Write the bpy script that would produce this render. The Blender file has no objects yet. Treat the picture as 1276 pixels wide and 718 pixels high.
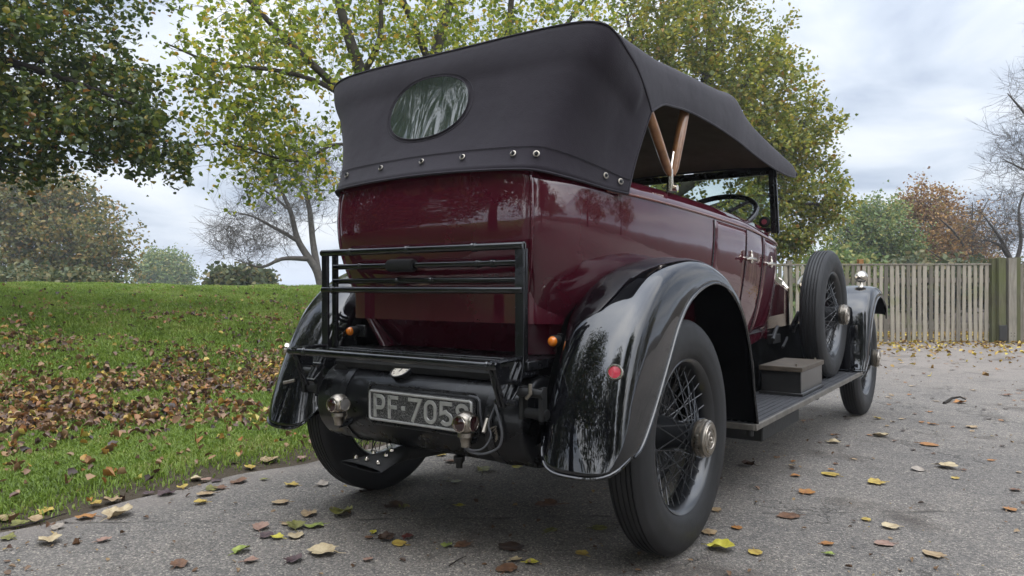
import bpy, bmesh, math, random
import numpy as np
from mathutils import Vector, Matrix, noise

R = math.radians
S = bpy.context.scene
COL = S.collection
rng = np.random.default_rng(7)
random.seed(7)

# ------------------------------------------------------------------ camera
CAM = np.array([1.7447, -2.4317, 0.9258])
YAW, PITCH, ROLL, FPX = 0.6157, -0.0043, 0.0025, 922.57      # focal length in pixels of a 1276 wide frame
FW = np.array([-math.sin(YAW)*math.cos(PITCH), math.cos(YAW)*math.cos(PITCH), math.sin(PITCH)])
RT = np.array([math.cos(YAW), math.sin(YAW), 0.0])
UP = np.cross(RT, FW)
cd = bpy.data.cameras.new('camera'); co = bpy.data.objects.new('camera', cd); COL.objects.link(co)
cd.sensor_width = 36.0; cd.lens = FPX*36.0/1276.0; cd.clip_start = 0.05; cd.clip_end = 6000
m = Matrix(((RT[0], UP[0], -FW[0]), (RT[1], UP[1], -FW[1]), (RT[2], UP[2], -FW[2]))).to_4x4()
m = m @ Matrix.Rotation(-ROLL, 4, 'Z')
m.translation = Vector(CAM); co.matrix_world = m
S.camera = co

def at(px, py, d):
    """a point of the place seen at this pixel of the photograph, d metres deep (used to survey trees, leaves, fence)"""
    return Vector(CAM + d*(FW + (px-638)/FPX*RT - (py-359)/FPX*UP))
def ground_at(px, py, z=0.0):
    v = FW + (px-638)/FPX*RT - (py-359)/FPX*UP
    return Vector(CAM + v*(z-CAM[2])/v[2])

# ------------------------------------------------------------------ sky, sun, exposure
SUN_EL, SUN_AZ = R(50), R(142)          # sun behind thin cloud, to the right behind the camera
W = bpy.data.worlds.new('World'); S.world = W; W.use_nodes = True
nt = W.node_tree; nt.nodes.clear()
def N(t, typ, **k):
    n = t.nodes.new(typ)
    for a, v in k.items(): setattr(n, a, v)
    return n
out = N(nt, 'ShaderNodeOutputWorld'); bg = N(nt, 'ShaderNodeBackground'); bg.inputs[1].default_value = 0.1
sky = N(nt, 'ShaderNodeTexSky'); sky.sky_type = 'NISHITA'; sky.sun_disc = False
sky.sun_elevation = SUN_EL; sky.sun_rotation = SUN_AZ; sky.air_density = 1.2; sky.dust_density = 2.0
tc = N(nt, 'ShaderNodeTexCoord'); sep = N(nt, 'ShaderNodeSeparateXYZ'); nt.links.new(tc.outputs['Generated'], sep.inputs[0])
def math_n(t, op, a, b=None, c=None):
    n = N(t, 'ShaderNodeMath', operation=op)
    for i, v in enumerate((a, b, c)):
        if v is None: continue
        if isinstance(v, (int, float)): n.inputs[i].default_value = v
        else: t.links.new(v, n.inputs[i])
    return n.outputs[0]
zc = math_n(nt, 'MAXIMUM', sep.outputs[2], 0.0)
den = math_n(nt, 'ADD', zc, 0.22)
cx = math_n(nt, 'DIVIDE', sep.outputs[0], den); cy = math_n(nt, 'DIVIDE', sep.outputs[1], den)
cmb = N(nt, 'ShaderNodeCombineXYZ'); nt.links.new(cx, cmb.inputs[0]); nt.links.new(cy, cmb.inputs[1])
n1 = N(nt, 'ShaderNodeTexNoise'); n1.inputs['Scale'].default_value = 1.6; n1.inputs['Detail'].default_value = 9; n1.inputs['Roughness'].default_value = .52
n1.inputs['Distortion'].default_value = .35
nt.links.new(cmb.outputs[0], n1.inputs['Vector'])
cr = N(nt, 'ShaderNodeValToRGB'); e = cr.color_ramp.elements
e[0].position = .36; e[0].color = (.42, .485, .61, 1); e[1].position = .63; e[1].color = (.86, .89, .94, 1)
x = e.new(.50); x.color = (.64, .70, .80, 1)
nt.links.new(n1.outputs[0], cr.inputs[0])
# brighter overhead than towards the horizon, as under real overcast
br = math_n(nt, 'MULTIPLY_ADD', math_n(nt, 'POWER', zc, 2.6), 13.0, 4.9)
# plus an added brighter lobe towards the sun, behind the camera, as fill light
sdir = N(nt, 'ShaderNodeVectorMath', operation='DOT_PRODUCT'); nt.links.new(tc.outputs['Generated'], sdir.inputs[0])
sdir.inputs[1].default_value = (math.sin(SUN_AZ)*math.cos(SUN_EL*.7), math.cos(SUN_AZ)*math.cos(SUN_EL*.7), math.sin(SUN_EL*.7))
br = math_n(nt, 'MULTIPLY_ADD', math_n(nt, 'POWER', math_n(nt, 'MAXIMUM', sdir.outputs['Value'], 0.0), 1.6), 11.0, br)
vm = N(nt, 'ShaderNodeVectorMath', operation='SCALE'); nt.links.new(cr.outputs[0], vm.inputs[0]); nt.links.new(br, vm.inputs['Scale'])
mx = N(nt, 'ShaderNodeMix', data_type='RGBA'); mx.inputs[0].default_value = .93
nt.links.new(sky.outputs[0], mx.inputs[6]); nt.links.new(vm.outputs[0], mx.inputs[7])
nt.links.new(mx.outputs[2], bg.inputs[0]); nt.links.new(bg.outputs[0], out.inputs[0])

sd = bpy.data.lights.new('sun', 'SUN'); sd.energy = 0.9; sd.angle = R(125); sd.color = (1, .95, .88)
so = bpy.data.objects.new('sun', sd); COL.objects.link(so)
sv = Vector((math.sin(SUN_AZ)*math.cos(SUN_EL), math.cos(SUN_AZ)*math.cos(SUN_EL), math.sin(SUN_EL)))
so.rotation_euler = sv.to_track_quat('Z', 'Y').to_euler()
vs = S.view_settings; vs.view_transform = 'Standard'; vs.look = 'None'; vs.exposure = 1.22; vs.gamma = 1.0; vs.use_curve_mapping = False
try:
    S.cycles.use_denoising = True; S.cycles.max_bounces = 8; S.cycles.transparent_max_bounces = 12
    S.cycles.sample_clamp_indirect = 6
except Exception: pass

# ------------------------------------------------------------------ material helpers
def new_mat(name):
    mt = bpy.data.materials.new(name); mt.use_nodes = True
    t = mt.node_tree; p = t.nodes['Principled BSDF']; return mt, t, p
def mat(name, col, rough=.5, metal=0.0, coat=0.0, var=0.0, vscale=8.0, bump=0.0, bscale=200.0, spec=.5, coord='Object', rvar=0.0, sheen=0.0):
    mt, t, p = new_mat(name)
    p.inputs['Base Color'].default_value = (*col, 1); p.inputs['Roughness'].default_value = rough
    p.inputs['Metallic'].default_value = metal; p.inputs['Coat Weight'].default_value = coat; p.inputs['Coat Roughness'].default_value = .03; p.inputs['Coat IOR'].default_value = 1.5
    p.inputs['Specular IOR Level'].default_value = spec
    if sheen: p.inputs['Sheen Weight'].default_value = sheen; p.inputs['Sheen Roughness'].default_value = .5
    c = N(t, 'ShaderNodeTexCoord')
    if var or rvar:
        n = N(t, 'ShaderNodeTexNoise'); n.inputs['Scale'].default_value = vscale; n.inputs['Detail'].default_value = 6; n.inputs['Roughness'].default_value = .6
        t.links.new(c.outputs[coord], n.inputs['Vector'])
        if var:
            r = N(t, 'ShaderNodeValToRGB'); r.color_ramp.elements[0].position = .3; r.color_ramp.elements[1].position = .7
            r.color_ramp.elements[0].color = (*[v*(1-var) for v in col], 1); r.color_ramp.elements[1].color = (*[min(1, v*(1+var)) for v in col], 1)
            t.links.new(n.outputs[0], r.inputs[0]); t.links.new(r.outputs[0], p.inputs['Base Color'])
        if rvar:
            q = N(t, 'ShaderNodeMapRange'); q.inputs[1].default_value = .3; q.inputs[2].default_value = .7
            q.inputs[3].default_value = max(0, rough-rvar); q.inputs[4].default_value = rough+rvar
            t.links.new(n.outputs[0], q.inputs[0]); t.links.new(q.outputs[0], p.inputs['Roughness'])
    if bump:
        n = N(t, 'ShaderNodeTexNoise'); n.inputs['Scale'].default_value = bscale; n.inputs['Detail'].default_value = 3
        t.links.new(c.outputs[coord], n.inputs['Vector'])
        b = N(t, 'ShaderNodeBump'); b.inputs['Strength'].default_value = bump; b.inputs['Distance'].default_value = .004
        t.links.new(n.outputs[0], b.inputs['Height']); t.links.new(b.outputs[0], p.inputs['Normal'])
    return mt

M = {}
def paint(name, col, rough=.09):
    mt = mat(name, col, rough, coat=1.0, var=.10, vscale=3.0, rvar=.03, spec=0.0)
    t = mt.node_tree; p = t.nodes['Principled BSDF']; p.inputs['Coat IOR'].default_value = 1.72
    # very faint waviness of hand-beaten, hand-polished panels, and a breath of dust
    c = N(t, 'ShaderNodeTexCoord'); n = N(t, 'ShaderNodeTexNoise'); n.inputs['Scale'].default_value = 7; n.inputs['Detail'].default_value = 2
    t.links.new(c.outputs['Object'], n.inputs['Vector'])
    b = N(t, 'ShaderNodeBump'); b.inputs['Strength'].default_value = .10; b.inputs['Distance'].default_value = .006
    t.links.new(n.outputs[0], b.inputs['Height']); t.links.new(b.outputs[0], p.inputs['Normal']); t.links.new(b.outputs[0], p.inputs['Coat Normal'])
    return mt
M['maroon'] = paint('maroon_paint', (.060, .0068, .0145))
M['black'] = paint('black_paint', (.0035, .0035, .0045), .06)
M['satin'] = mat('satin_black', (.008, .008, .009), .3, var=.4, vscale=20, rvar=.15, bump=.15, bscale=90)
M['grime'] = mat('grimy_black', (.006, .0056, .0052), .6, var=.5, vscale=14, bump=.4, bscale=60)
M['rackblack'] = mat('rack_gloss_black', (.006, .006, .007), .22, coat=.35, var=.4, vscale=25, rvar=.1, bump=.1, bscale=120, spec=.3)
M['tank'] = mat('tank_black_grubby', (.0045, .0045, .005), .32, coat=.22, var=.5, vscale=11, rvar=.14, bump=.1, bscale=40, spec=.2)
M['inner'] = mat('inner_wing_black', (.0035, .0035, .0035), .9, var=.3, vscale=9, spec=0.0)
M['nickel'] = mat('nickel', (.62, .56, .48), .16, metal=1, var=.15, vscale=30, rvar=.08)
M['dullnickel'] = mat('dull_nickel', (.33, .295, .25), .34, metal=1, var=.3, vscale=40, rvar=.12)
M['rubber'] = mat('tyre_rubber', (.0125, .0120, .0120), .6, var=.55, vscale=7, bump=.12, bscale=300, rvar=.12, spec=.4)
M['rim'] = mat('rim_enamel', (.014, .0145, .016), .28, coat=.5, var=.3, vscale=12)
M['board'] = mat('running_board_rubber', (.034, .034, .037), .6, var=.35, vscale=9, bump=.2, bscale=150)
M['alu'] = mat('worn_aluminium', (.17, .155, .135), .5, metal=.7, var=.35, vscale=16)
M['wood'] = mat('varnished_ash', (.27, .125, .05), .28, coat=.6, var=.35, vscale=22)
M['woodlid'] = mat('weathered_box_lid', (.060, .045, .030), .6, var=.4, vscale=18)
M['boxgrey'] = mat('box_scuffed_paint', (.018, .017, .016), .3, coat=.3, var=.35, vscale=10)
M['leather'] = mat('brown_leather', (.11, .035, .018), .5, var=.4, vscale=14, bump=.25, bscale=60)
M['lining'] = mat('hood_lining', (.105, .078, .058), .95, var=.15, vscale=12, bump=.2, bscale=400)
M['bead'] = mat('belt_bead', (.14, .030, .014), .25, coat=.5, var=.2)
M['amber'] = mat('amber_lens', (.75, .20, .01), .12, coat=.6)
M['redlens'] = mat('red_lens', (.42, .012, .03), .15, coat=.7, bump=.5, bscale=500)
M['darkred'] = mat('dark_red_lens', (.020, .003, .004), .08, coat=.8)
M['clearlens'] = mat('clear_lens', (.16, .15, .14), .06, coat=1)
M['dial'] = mat('gauge_dial', (.55, .50, .42), .4, var=.35, vscale=60)
M['plategrain'] = None
M['numeral'] = mat('silver_numerals', (.42, .41, .39), .38, metal=.55, var=.12, vscale=50)
M['cable'] = mat('cable_grey', (.07, .07, .075), .5)
M['pink'] = mat('paper_pink', (.30, .05, .075), .6)
M['bonnetalu'] = mat('bonnet_maroon_dusty', (.045, .006, .010), .2, coat=.6)

def canvas_mat():
    mt, t, p = new_mat('black_canvas')
    c = N(t, 'ShaderNodeTexCoord')
    n = N(t, 'ShaderNodeTexNoise'); n.inputs['Scale'].default_value = 2.6; n.inputs['Detail'].default_value = 8; n.inputs['Roughness'].default_value = .62
    t.links.new(c.outputs['Object'], n.inputs['Vector'])
    r = N(t, 'ShaderNodeValToRGB'); r.color_ramp.elements[0].position = .3; r.color_ramp.elements[1].position = .72
    r.color_ramp.elements[0].color = (.0128, .0094, .0142, 1); r.color_ramp.elements[1].color = (.0215, .0162, .0232, 1)
    t.links.new(n.outputs[0], r.inputs[0])
    w = N(t, 'ShaderNodeTexNoise'); w.inputs['Scale'].default_value = 420; w.inputs['Detail'].default_value = 2
    t.links.new(c.outputs['Object'], w.inputs['Vector'])
    mix = N(t, 'ShaderNodeMix', data_type='RGBA', blend_type='OVERLAY'); mix.inputs[0].default_value = .55
    t.links.new(r.outputs[0], mix.inputs[6]); t.links.new(w.outputs[0], mix.inputs[7])
    t.links.new(mix.outputs[2], p.inputs['Base Color'])
    p.inputs['Roughness'].default_value = .85; p.inputs['Sheen Weight'].default_value = .10; p.inputs['Sheen Roughness'].default_value = .6
    p.inputs['Specular IOR Level'].default_value = .25
    b = N(t, 'ShaderNodeBump'); b.inputs['Strength'].default_value = .5; b.inputs['Distance'].default_value = .002
    t.links.new(w.outputs[0], b.inputs['Height'])
    n2 = N(t, 'ShaderNodeTexNoise'); n2.inputs['Scale'].default_value = 5.5; n2.inputs['Detail'].default_value = 3
    t.links.new(c.outputs['Object'], n2.inputs['Vector'])
    b2 = N(t, 'ShaderNodeBump'); b2.inputs['Strength'].default_value = .35; b2.inputs['Distance'].default_value = .02
    t.links.new(n2.outputs[0], b2.inputs['Height']); t.links.new(b.outputs[0], b2.inputs['Normal'])
    t.links.new(b2.outputs[0], p.inputs['Normal'])
    return mt
M['canvas'] = canvas_mat()

def glass_mat(name, tint=(.9, .95, .93)):
    mt = bpy.data.materials.new(name); mt.use_nodes = True; t = mt.node_tree; t.nodes.clear()
    o = N(t, 'ShaderNodeOutputMaterial'); tr = N(t, 'ShaderNodeBsdfTransparent'); tr.inputs[0].default_value = (*tint, 1)
    g = N(t, 'ShaderNodeBsdfGlossy'); g.inputs['Roughness'].default_value = .02
    lw = N(t, 'ShaderNodeLayerWeight'); lw.inputs[0].default_value = .5
    fo = math_n(t, 'MULTIPLY_ADD', math_n(t, 'POWER', lw.outputs['Facing'], 4.0), .8, .03)
    mi = N(t, 'ShaderNodeMixShader'); t.links.new(fo, mi.inputs[0]); t.links.new(tr.outputs[0], mi.inputs[1]); t.links.new(g.outputs[0], mi.inputs[2])
    t.links.new(mi.outputs[0], o.inputs[0]); return mt
M['glass'] = glass_mat('screen_glass', (.86, .92, .90))
def celluloid():
    mt, t, p = new_mat('wavy_celluloid')
    p.inputs['Base Color'].default_value = (.030, .040, .033, 1); p.inputs['Roughness'].default_value = .06; p.inputs['Coat Weight'].default_value = 1
    p.inputs['Coat Roughness'].default_value = .05
    c = N(t, 'ShaderNodeTexCoord'); mp = N(t, 'ShaderNodeMapping'); mp.inputs['Scale'].default_value = (1.9, 1, .55); mp.inputs['Rotation'].default_value = (0, R(14), 0)
    n = N(t, 'ShaderNodeTexNoise'); n.inputs['Scale'].default_value = 5; n.inputs['Detail'].default_value = 3; n.inputs['Distortion'].default_value = .6
    t.links.new(c.outputs['Object'], mp.inputs[0]); t.links.new(mp.outputs[0], n.inputs['Vector'])
    b = N(t, 'ShaderNodeBump'); b.inputs['Strength'].default_value = .45; b.inputs['Distance'].default_value = .03
    t.links.new(n.outputs[0], b.inputs['Height']); t.links.new(b.outputs[0], p.inputs['Normal']); t.links.new(b.outputs[0], p.inputs['Coat Normal'])
    return mt
M['celluloid'] = celluloid()
def speckle():
    mt, t, p = new_mat('plate_speckle'); p.inputs['Roughness'].default_value = .45
    c = N(t, 'ShaderNodeTexCoord'); n = N(t, 'ShaderNodeTexNoise'); n.inputs['Scale'].default_value = 330; n.inputs['Detail'].default_value = 3
    t.links.new(c.outputs['Object'], n.inputs['Vector'])
    r = N(t, 'ShaderNodeValToRGB'); r.color_ramp.elements[0].position = .50; r.color_ramp.elements[0].color = (.008, .008, .008, 1)
    r.color_ramp.elements[1].position = .60; r.color_ramp.elements[1].color = (.16, .155, .15, 1)
    t.links.new(n.outputs[0], r.inputs[0]); t.links.new(r.outputs[0], p.inputs['Base Color']); return mt
M['plategrain'] = speckle()

def ramp_island(name, cols, trans=.35, gloss=.04):
    """leaf material: every leaf its own colour out of a ramp"""
    mt = bpy.data.materials.new(name); mt.use_nodes = True; t = mt.node_tree; t.nodes.clear()
    o = N(t, 'ShaderNodeOutputMaterial'); g = N(t, 'ShaderNodeNewGeometry')
    r = N(t, 'ShaderNodeValToRGB'); r.color_ramp.interpolation = 'LINEAR'
    el = r.color_ramp.elements
    el[0].position = cols[0][0]; el[0].color = (*cols[0][1], 1); el[1].position = cols[-1][0]; el[1].color = (*cols[-1][1], 1)
    for p_, c_ in cols[1:-1]:
        q = el.new(p_); q.color = (*c_, 1)
    t.links.new(g.outputs['Random Per Island'], r.inputs[0])
    d = N(t, 'ShaderNodeBsdfDiffuse'); tl = N(t, 'ShaderNodeBsdfTranslucent'); gl = N(t, 'ShaderNodeBsdfGlossy'); gl.inputs['Roughness'].default_value = .45
    t.links.new(r.outputs[0], d.inputs[0]); t.links.new(r.outputs[0], tl.inputs[0])
    a = N(t, 'ShaderNodeMixShader'); a.inputs[0].default_value = trans; t.links.new(d.outputs[0], a.inputs[1]); t.links.new(tl.outputs[0], a.inputs[2])
    b = N(t, 'ShaderNodeMixShader'); b.inputs[0].default_value = gloss; t.links.new(a.outputs[0], b.inputs[1]); t.links.new(gl.outputs[0], b.inputs[2])
    t.links.new(b.outputs[0], o.inputs[0]); return mt

# ------------------------------------------------------------------ mesh helpers
def tag(o, label=None, cat=None, group=None, kind=None):
    if label: o['label'] = label
    if cat: o['category'] = cat
    if group: o['group'] = group
    if kind: o['kind'] = kind
    return o
def empty(name, loc=(0, 0, 0)):
    o = bpy.data.objects.new(name, None); o.location = loc; o.empty_display_size = .1; COL.objects.link(o); return o

class MB:
    def __init__(s): s.v = []; s.f = []
    def add(s, v, f):
        k = len(s.v); s.v += [tuple(p) for p in v]; s.f += [tuple(i+k for i in q) for q in f]; return s
    def grid(s, rows, closed_u=False, closed_v=False):
        nv, nu = len(rows), len(rows[0]); v = [p for r in rows for p in r]; f = []
        for j in range(nv if closed_v else nv-1):
            for i in range(nu if closed_u else nu-1):
                a = j*nu+i; b = j*nu+(i+1) % nu; c = ((j+1) % nv)*nu+(i+1) % nu; d = ((j+1) % nv)*nu+i
                f.append((a, b, c, d))
        return s.add(v, f)
    def box(s, c, size, rot=None):
        hx, hy, hz = [q/2 for q in size]
        v = [Vector((x, y, z)) for x in (-hx, hx) for y in (-hy, hy) for z in (-hz, hz)]
        if rot is not None: v = [rot @ p for p in v]
        v = [p+Vector(c) for p in v]
        return s.add(v, [(0, 1, 3, 2), (4, 6, 7, 5), (0, 4, 5, 1), (2, 3, 7, 6), (0, 2, 6, 4), (1, 5, 7, 3)])
    def tube(s, path, r, n=10, closed=False, cap=True, flat=None):
        P = [Vector(p) for p in path]; m_ = len(P)
        rs = r if isinstance(r, (list, tuple)) else [r]*m_
        rows = []; up = None
        for i in range(m_):
            if closed: tdir = (P[(i+1) % m_]-P[i-1])
            else: tdir = P[min(i+1, m_-1)]-P[max(i-1, 0)]
            if tdir.length < 1e-9: tdir = Vector((0, 0, 1))
            tdir.normalize()
            if up is None:
                up = Vector((0, 0, 1)) if abs(tdir.z) < .9 else Vector((1, 0, 0))
                if flat is not None: up = Vector(flat)
            a = tdir.cross(up)
            if a.length < 1e-6: a = tdir.cross(Vector((0, 1, 0)))
            a.normalize(); b = a.cross(tdir).normalized(); up = b
            rows.append([P[i]+(a*math.cos(q)+b*math.sin(q))*rs[i] for q in [2*math.pi*k/n for k in range(n)]])
        k0 = len(s.v)
        s.grid(rows, closed_u=True, closed_v=closed)
        if cap and not closed:
            s.f.append(tuple(k0+i for i in range(n))[::-1]); s.f.append(tuple(k0+(m_-1)*n+i for i in range(n)))
        return s
    def lathe(s, prof, axis='x', c=(0, 0, 0), n=32, rot=None, cap=False):
        """prof: (along axis, radius)"""
        rows = []
        for a, r in prof:
            row = []
            for k in range(n):
                q = 2*math.pi*k/n
                if axis == 'x': p = Vector((a, r*math.cos(q), r*math.sin(q)))
                elif axis == 'y': p = Vector((r*math.sin(q), a, r*math.cos(q)))
                else: p = Vector((r*math.cos(q), r*math.sin(q), a))
                if rot is not None: p = rot @ p
                row.append(p+Vector(c))
            rows.append(row)
        k0 = len(s.v); s.grid(rows, closed_u=True)
        if cap:
            s.f.append(tuple(k0+i for i in range(n))[::-1]); s.f.append(tuple(k0+(len(prof)-1)*n+i for i in range(n)))
        return s
    def build(s, name, mt, parent=None, smooth=True, angle=38, solid=0, solid_off=-1, bevel=0, label=None, mats=None, sub=0, fixn=True):
        me = bpy.data.meshes.new(name); me.from_pydata([tuple(p) for p in s.v], [], s.f)
        if fixn:
            bm = bmesh.new(); bm.from_mesh(me); bmesh.ops.remove_doubles(bm, verts=bm.verts, dist=1e-5)
            bmesh.ops.recalc_face_normals(bm, faces=bm.faces); bm.to_mesh(me); bm.free()
        for x in (mats or [mt]): me.materials.append(x)
        if smooth:
            me.polygons.foreach_set('use_smooth', [True]*len(me.polygons))
            if angle: me.set_sharp_from_angle(angle=R(angle))
        o = bpy.data.objects.new(name, me); COL.objects.link(o)
        if parent is not None: o.parent = parent
        if sub:
            q = o.modifiers.new('sub', 'SUBSURF'); q.levels = q.render_levels = sub
        if solid:
            q = o.modifiers.new('solid', 'SOLIDIFY'); q.thickness = solid; q.offset = solid_off
            if mats and len(mats) > 1: q.material_offset = 1; q.material_offset_rim = 0
        if bevel:
            q = o.modifiers.new('bev', 'BEVEL'); q.width = bevel; q.segments = 2; q.limit_method = 'ANGLE'
        if label: o['label'] = label
        return o

def spline(pts, n, closed=False):
    """Catmull-Rom through the points, n samples, even in arc length"""
    P = np.array(pts, float)
    Q = np.vstack([2*P[0]-P[1], P, 2*P[-1]-P[-2]])
    o = []
    for i in range(1, len(Q)-2):
        for t in np.linspace(0, 1, 16, endpoint=False):
            a, b, c, d = Q[i-1], Q[i], Q[i+1], Q[i+2]
            o.append(.5*((2*b)+(-a+c)*t+(2*a-5*b+4*c-d)*t*t+(-a+3*b-3*c+d)*t**3))
    o.append(P[-1]); o = np.array(o)
    L = np.concatenate([[0], np.cumsum(np.linalg.norm(np.diff(o, axis=0), axis=1))])
    u = np.linspace(0, L[-1], n)
    return np.stack([np.interp(u, L, o[:, k]) for k in range(o.shape[1])], 1)
def spline_t(pts, n):
    """Catmull-Rom sampled evenly in the control parameter"""
    P = np.array(pts, float); Q = np.vstack([2*P[0]-P[1], P, 2*P[-1]-P[-2]]); o = []
    for u in np.linspace(0, len(P)-1-1e-9, n):
        i = int(u)+1; t = u-int(u); a, b, c, d = Q[i-1], Q[i], Q[i+1], Q[i+2]
        o.append(.5*((2*b)+(-a+c)*t+(2*a-5*b+4*c-d)*t*t+(-a+3*b-3*c+d)*t**3))
    return np.array(o)
def interp(tab, x): return float(np.interp(x, [a for a, b in tab], [b for a, b in tab]))
def np_mesh(name, verts, quads, mt, parent=None, tris=False, smooth=False):
    me = bpy.data.meshes.new(name); k = quads.shape[1]
    me.vertices.add(len(verts)); me.vertices.foreach_set('co', verts.astype(np.float32).ravel())
    me.loops.add(quads.size); me.loops.foreach_set('vertex_index', quads.astype(np.int32).ravel())
    me.polygons.add(len(quads)); me.polygons.foreach_set('loop_start', np.arange(0, quads.size, k, dtype=np.int32))
    me.polygons.foreach_set('loop_total', np.full(len(quads), k, dtype=np.int32))
    if smooth: me.polygons.foreach_set('use_smooth', np.ones(len(quads), dtype=bool))
    me.update(calc_edges=True); me.validate()
    me.materials.append(mt)
    o = bpy.data.objects.new(name, me); COL.objects.link(o)
    if parent is not None: o.parent = parent
    return o

# ================================================================== GROUND
def sstep(a, b, x):
    t = np.clip((x-a)/(b-a), 0, 1); return t*t*(3-2*t)
def edge_x(y):           # where the tarmac gives way to grass
    return -1.43 + .045*np.sin(y*1.7+.4) + .03*np.sin(y*4.3) + .018*np.sin(y*11.0+1)
def hgt(x, y):
    x = np.asarray(x, float); y = np.asarray(y, float)
    s = -1.43-x
    h = .03*sstep(0, .3, s) + .88*sstep(1.0, 8.8, s) - 3.6*sstep(12, 60, s)
    h = h + .035*np.sin(x*1.1+y*.7)*sstep(2.2, 5, s) + .02*np.sin(x*2.9-y*2.1)*sstep(1.5, 4, s) + .012*np.sin(x*5.1+y*4.4)*sstep(.2, 1.5, s)
    return h - .012 - .6*sstep(14, 40, y+x*.0)*(s < 0) - .02*sstep(.0, .25, -s)*1.0
def ground_mat():
    mt, t, p = new_mat('meadow_soil'); p.inputs['Roughness'].default_value = .95; p.inputs['Specular IOR Level'].default_value = .15
    c = N(t, 'ShaderNodeTexCoord')
    n = N(t, 'ShaderNodeTexNoise'); n.inputs['Scale'].default_value = .9; n.inputs['Detail'].default_value = 10; n.inputs['Roughness'].default_value = .7
    n2 = N(t, 'ShaderNodeTexNoise'); n2.inputs['Scale'].default_value = 38; n2.inputs['Detail'].default_value = 5
    t.links.new(c.outputs['Object'], n.inputs['Vector']); t.links.new(c.outputs['Object'], n2.inputs['Vector'])
    r = N(t, 'ShaderNodeValToRGB'); e = r.color_ramp.elements
    e[0].position = .35; e[0].color = (.060, .050, .022, 1); e[1].position = .55; e[1].color = (.075, .115, .022, 1)
    a = math_n(t, 'MULTIPLY_ADD', n2.outputs[0], .5, math_n(t, 'MULTIPLY', n.outputs[0], .5))
    t.links.new(a, r.inputs[0])
    sx_ = N(t, 'ShaderNodeSeparateXYZ'); t.links.new(c.outputs['Object'], sx_.inputs[0])
    vg = N(t, 'ShaderNodeMapRange'); vg.inputs[1].default_value = -1.95; vg.inputs[2].default_value = -1.62; vg.interpolation_type = 'SMOOTHSTEP'
    t.links.new(math_n(t, 'MULTIPLY_ADD', n2.outputs[0], .5, math_n(t, 'ADD', sx_.outputs[0], -.25)), vg.inputs[0])
    so_ = N(t, 'ShaderNodeMix', data_type='RGBA'); t.links.new(vg.outputs[0], so_.inputs[0]); t.links.new(r.outputs[0], so_.inputs[6]); so_.inputs[7].default_value = (.070, .055, .038, 1)
    t.links.new(so_.outputs[2], p.inputs['Base Color'])
    b = N(t, 'ShaderNodeBump'); b.inputs['Strength'].default_value = .7; b.inputs['Distance'].default_value = .03
    t.links.new(n2.outputs[0], b.inputs['Height']); t.links.new(b.outputs[0], p.inputs['Normal'])
    return mt
xs = np.unique(np.concatenate([-np.geomspace(22, 2500, 26), np.linspace(-22, -6, 33), np.linspace(-6, 1, 57), np.linspace(1, 30, 24), np.geomspace(31, 2500, 16)]))
ys = np.unique(np.concatenate([-np.geomspace(12, 2500, 20), np.linspace(-12, -5, 14), np.linspace(-5, 12, 96), np.linspace(12, 40, 40), np.geomspace(41, 2500, 24)]))
X, Y = np.meshgrid(xs, ys); Z = hgt(X, Y)
V = np.stack([X.ravel(), Y.ravel(), Z.ravel()], 1); nx = len(xs); ny = len(ys)
i, j = np.meshgrid(np.arange(nx-1), np.arange(ny-1)); a = (j*nx+i).ravel()
gr = np_mesh('ground', V, np.stack([a, a+1, a+nx+1, a+nx], 1), ground_mat(), smooth=True); tag(gr, kind='structure')

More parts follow.
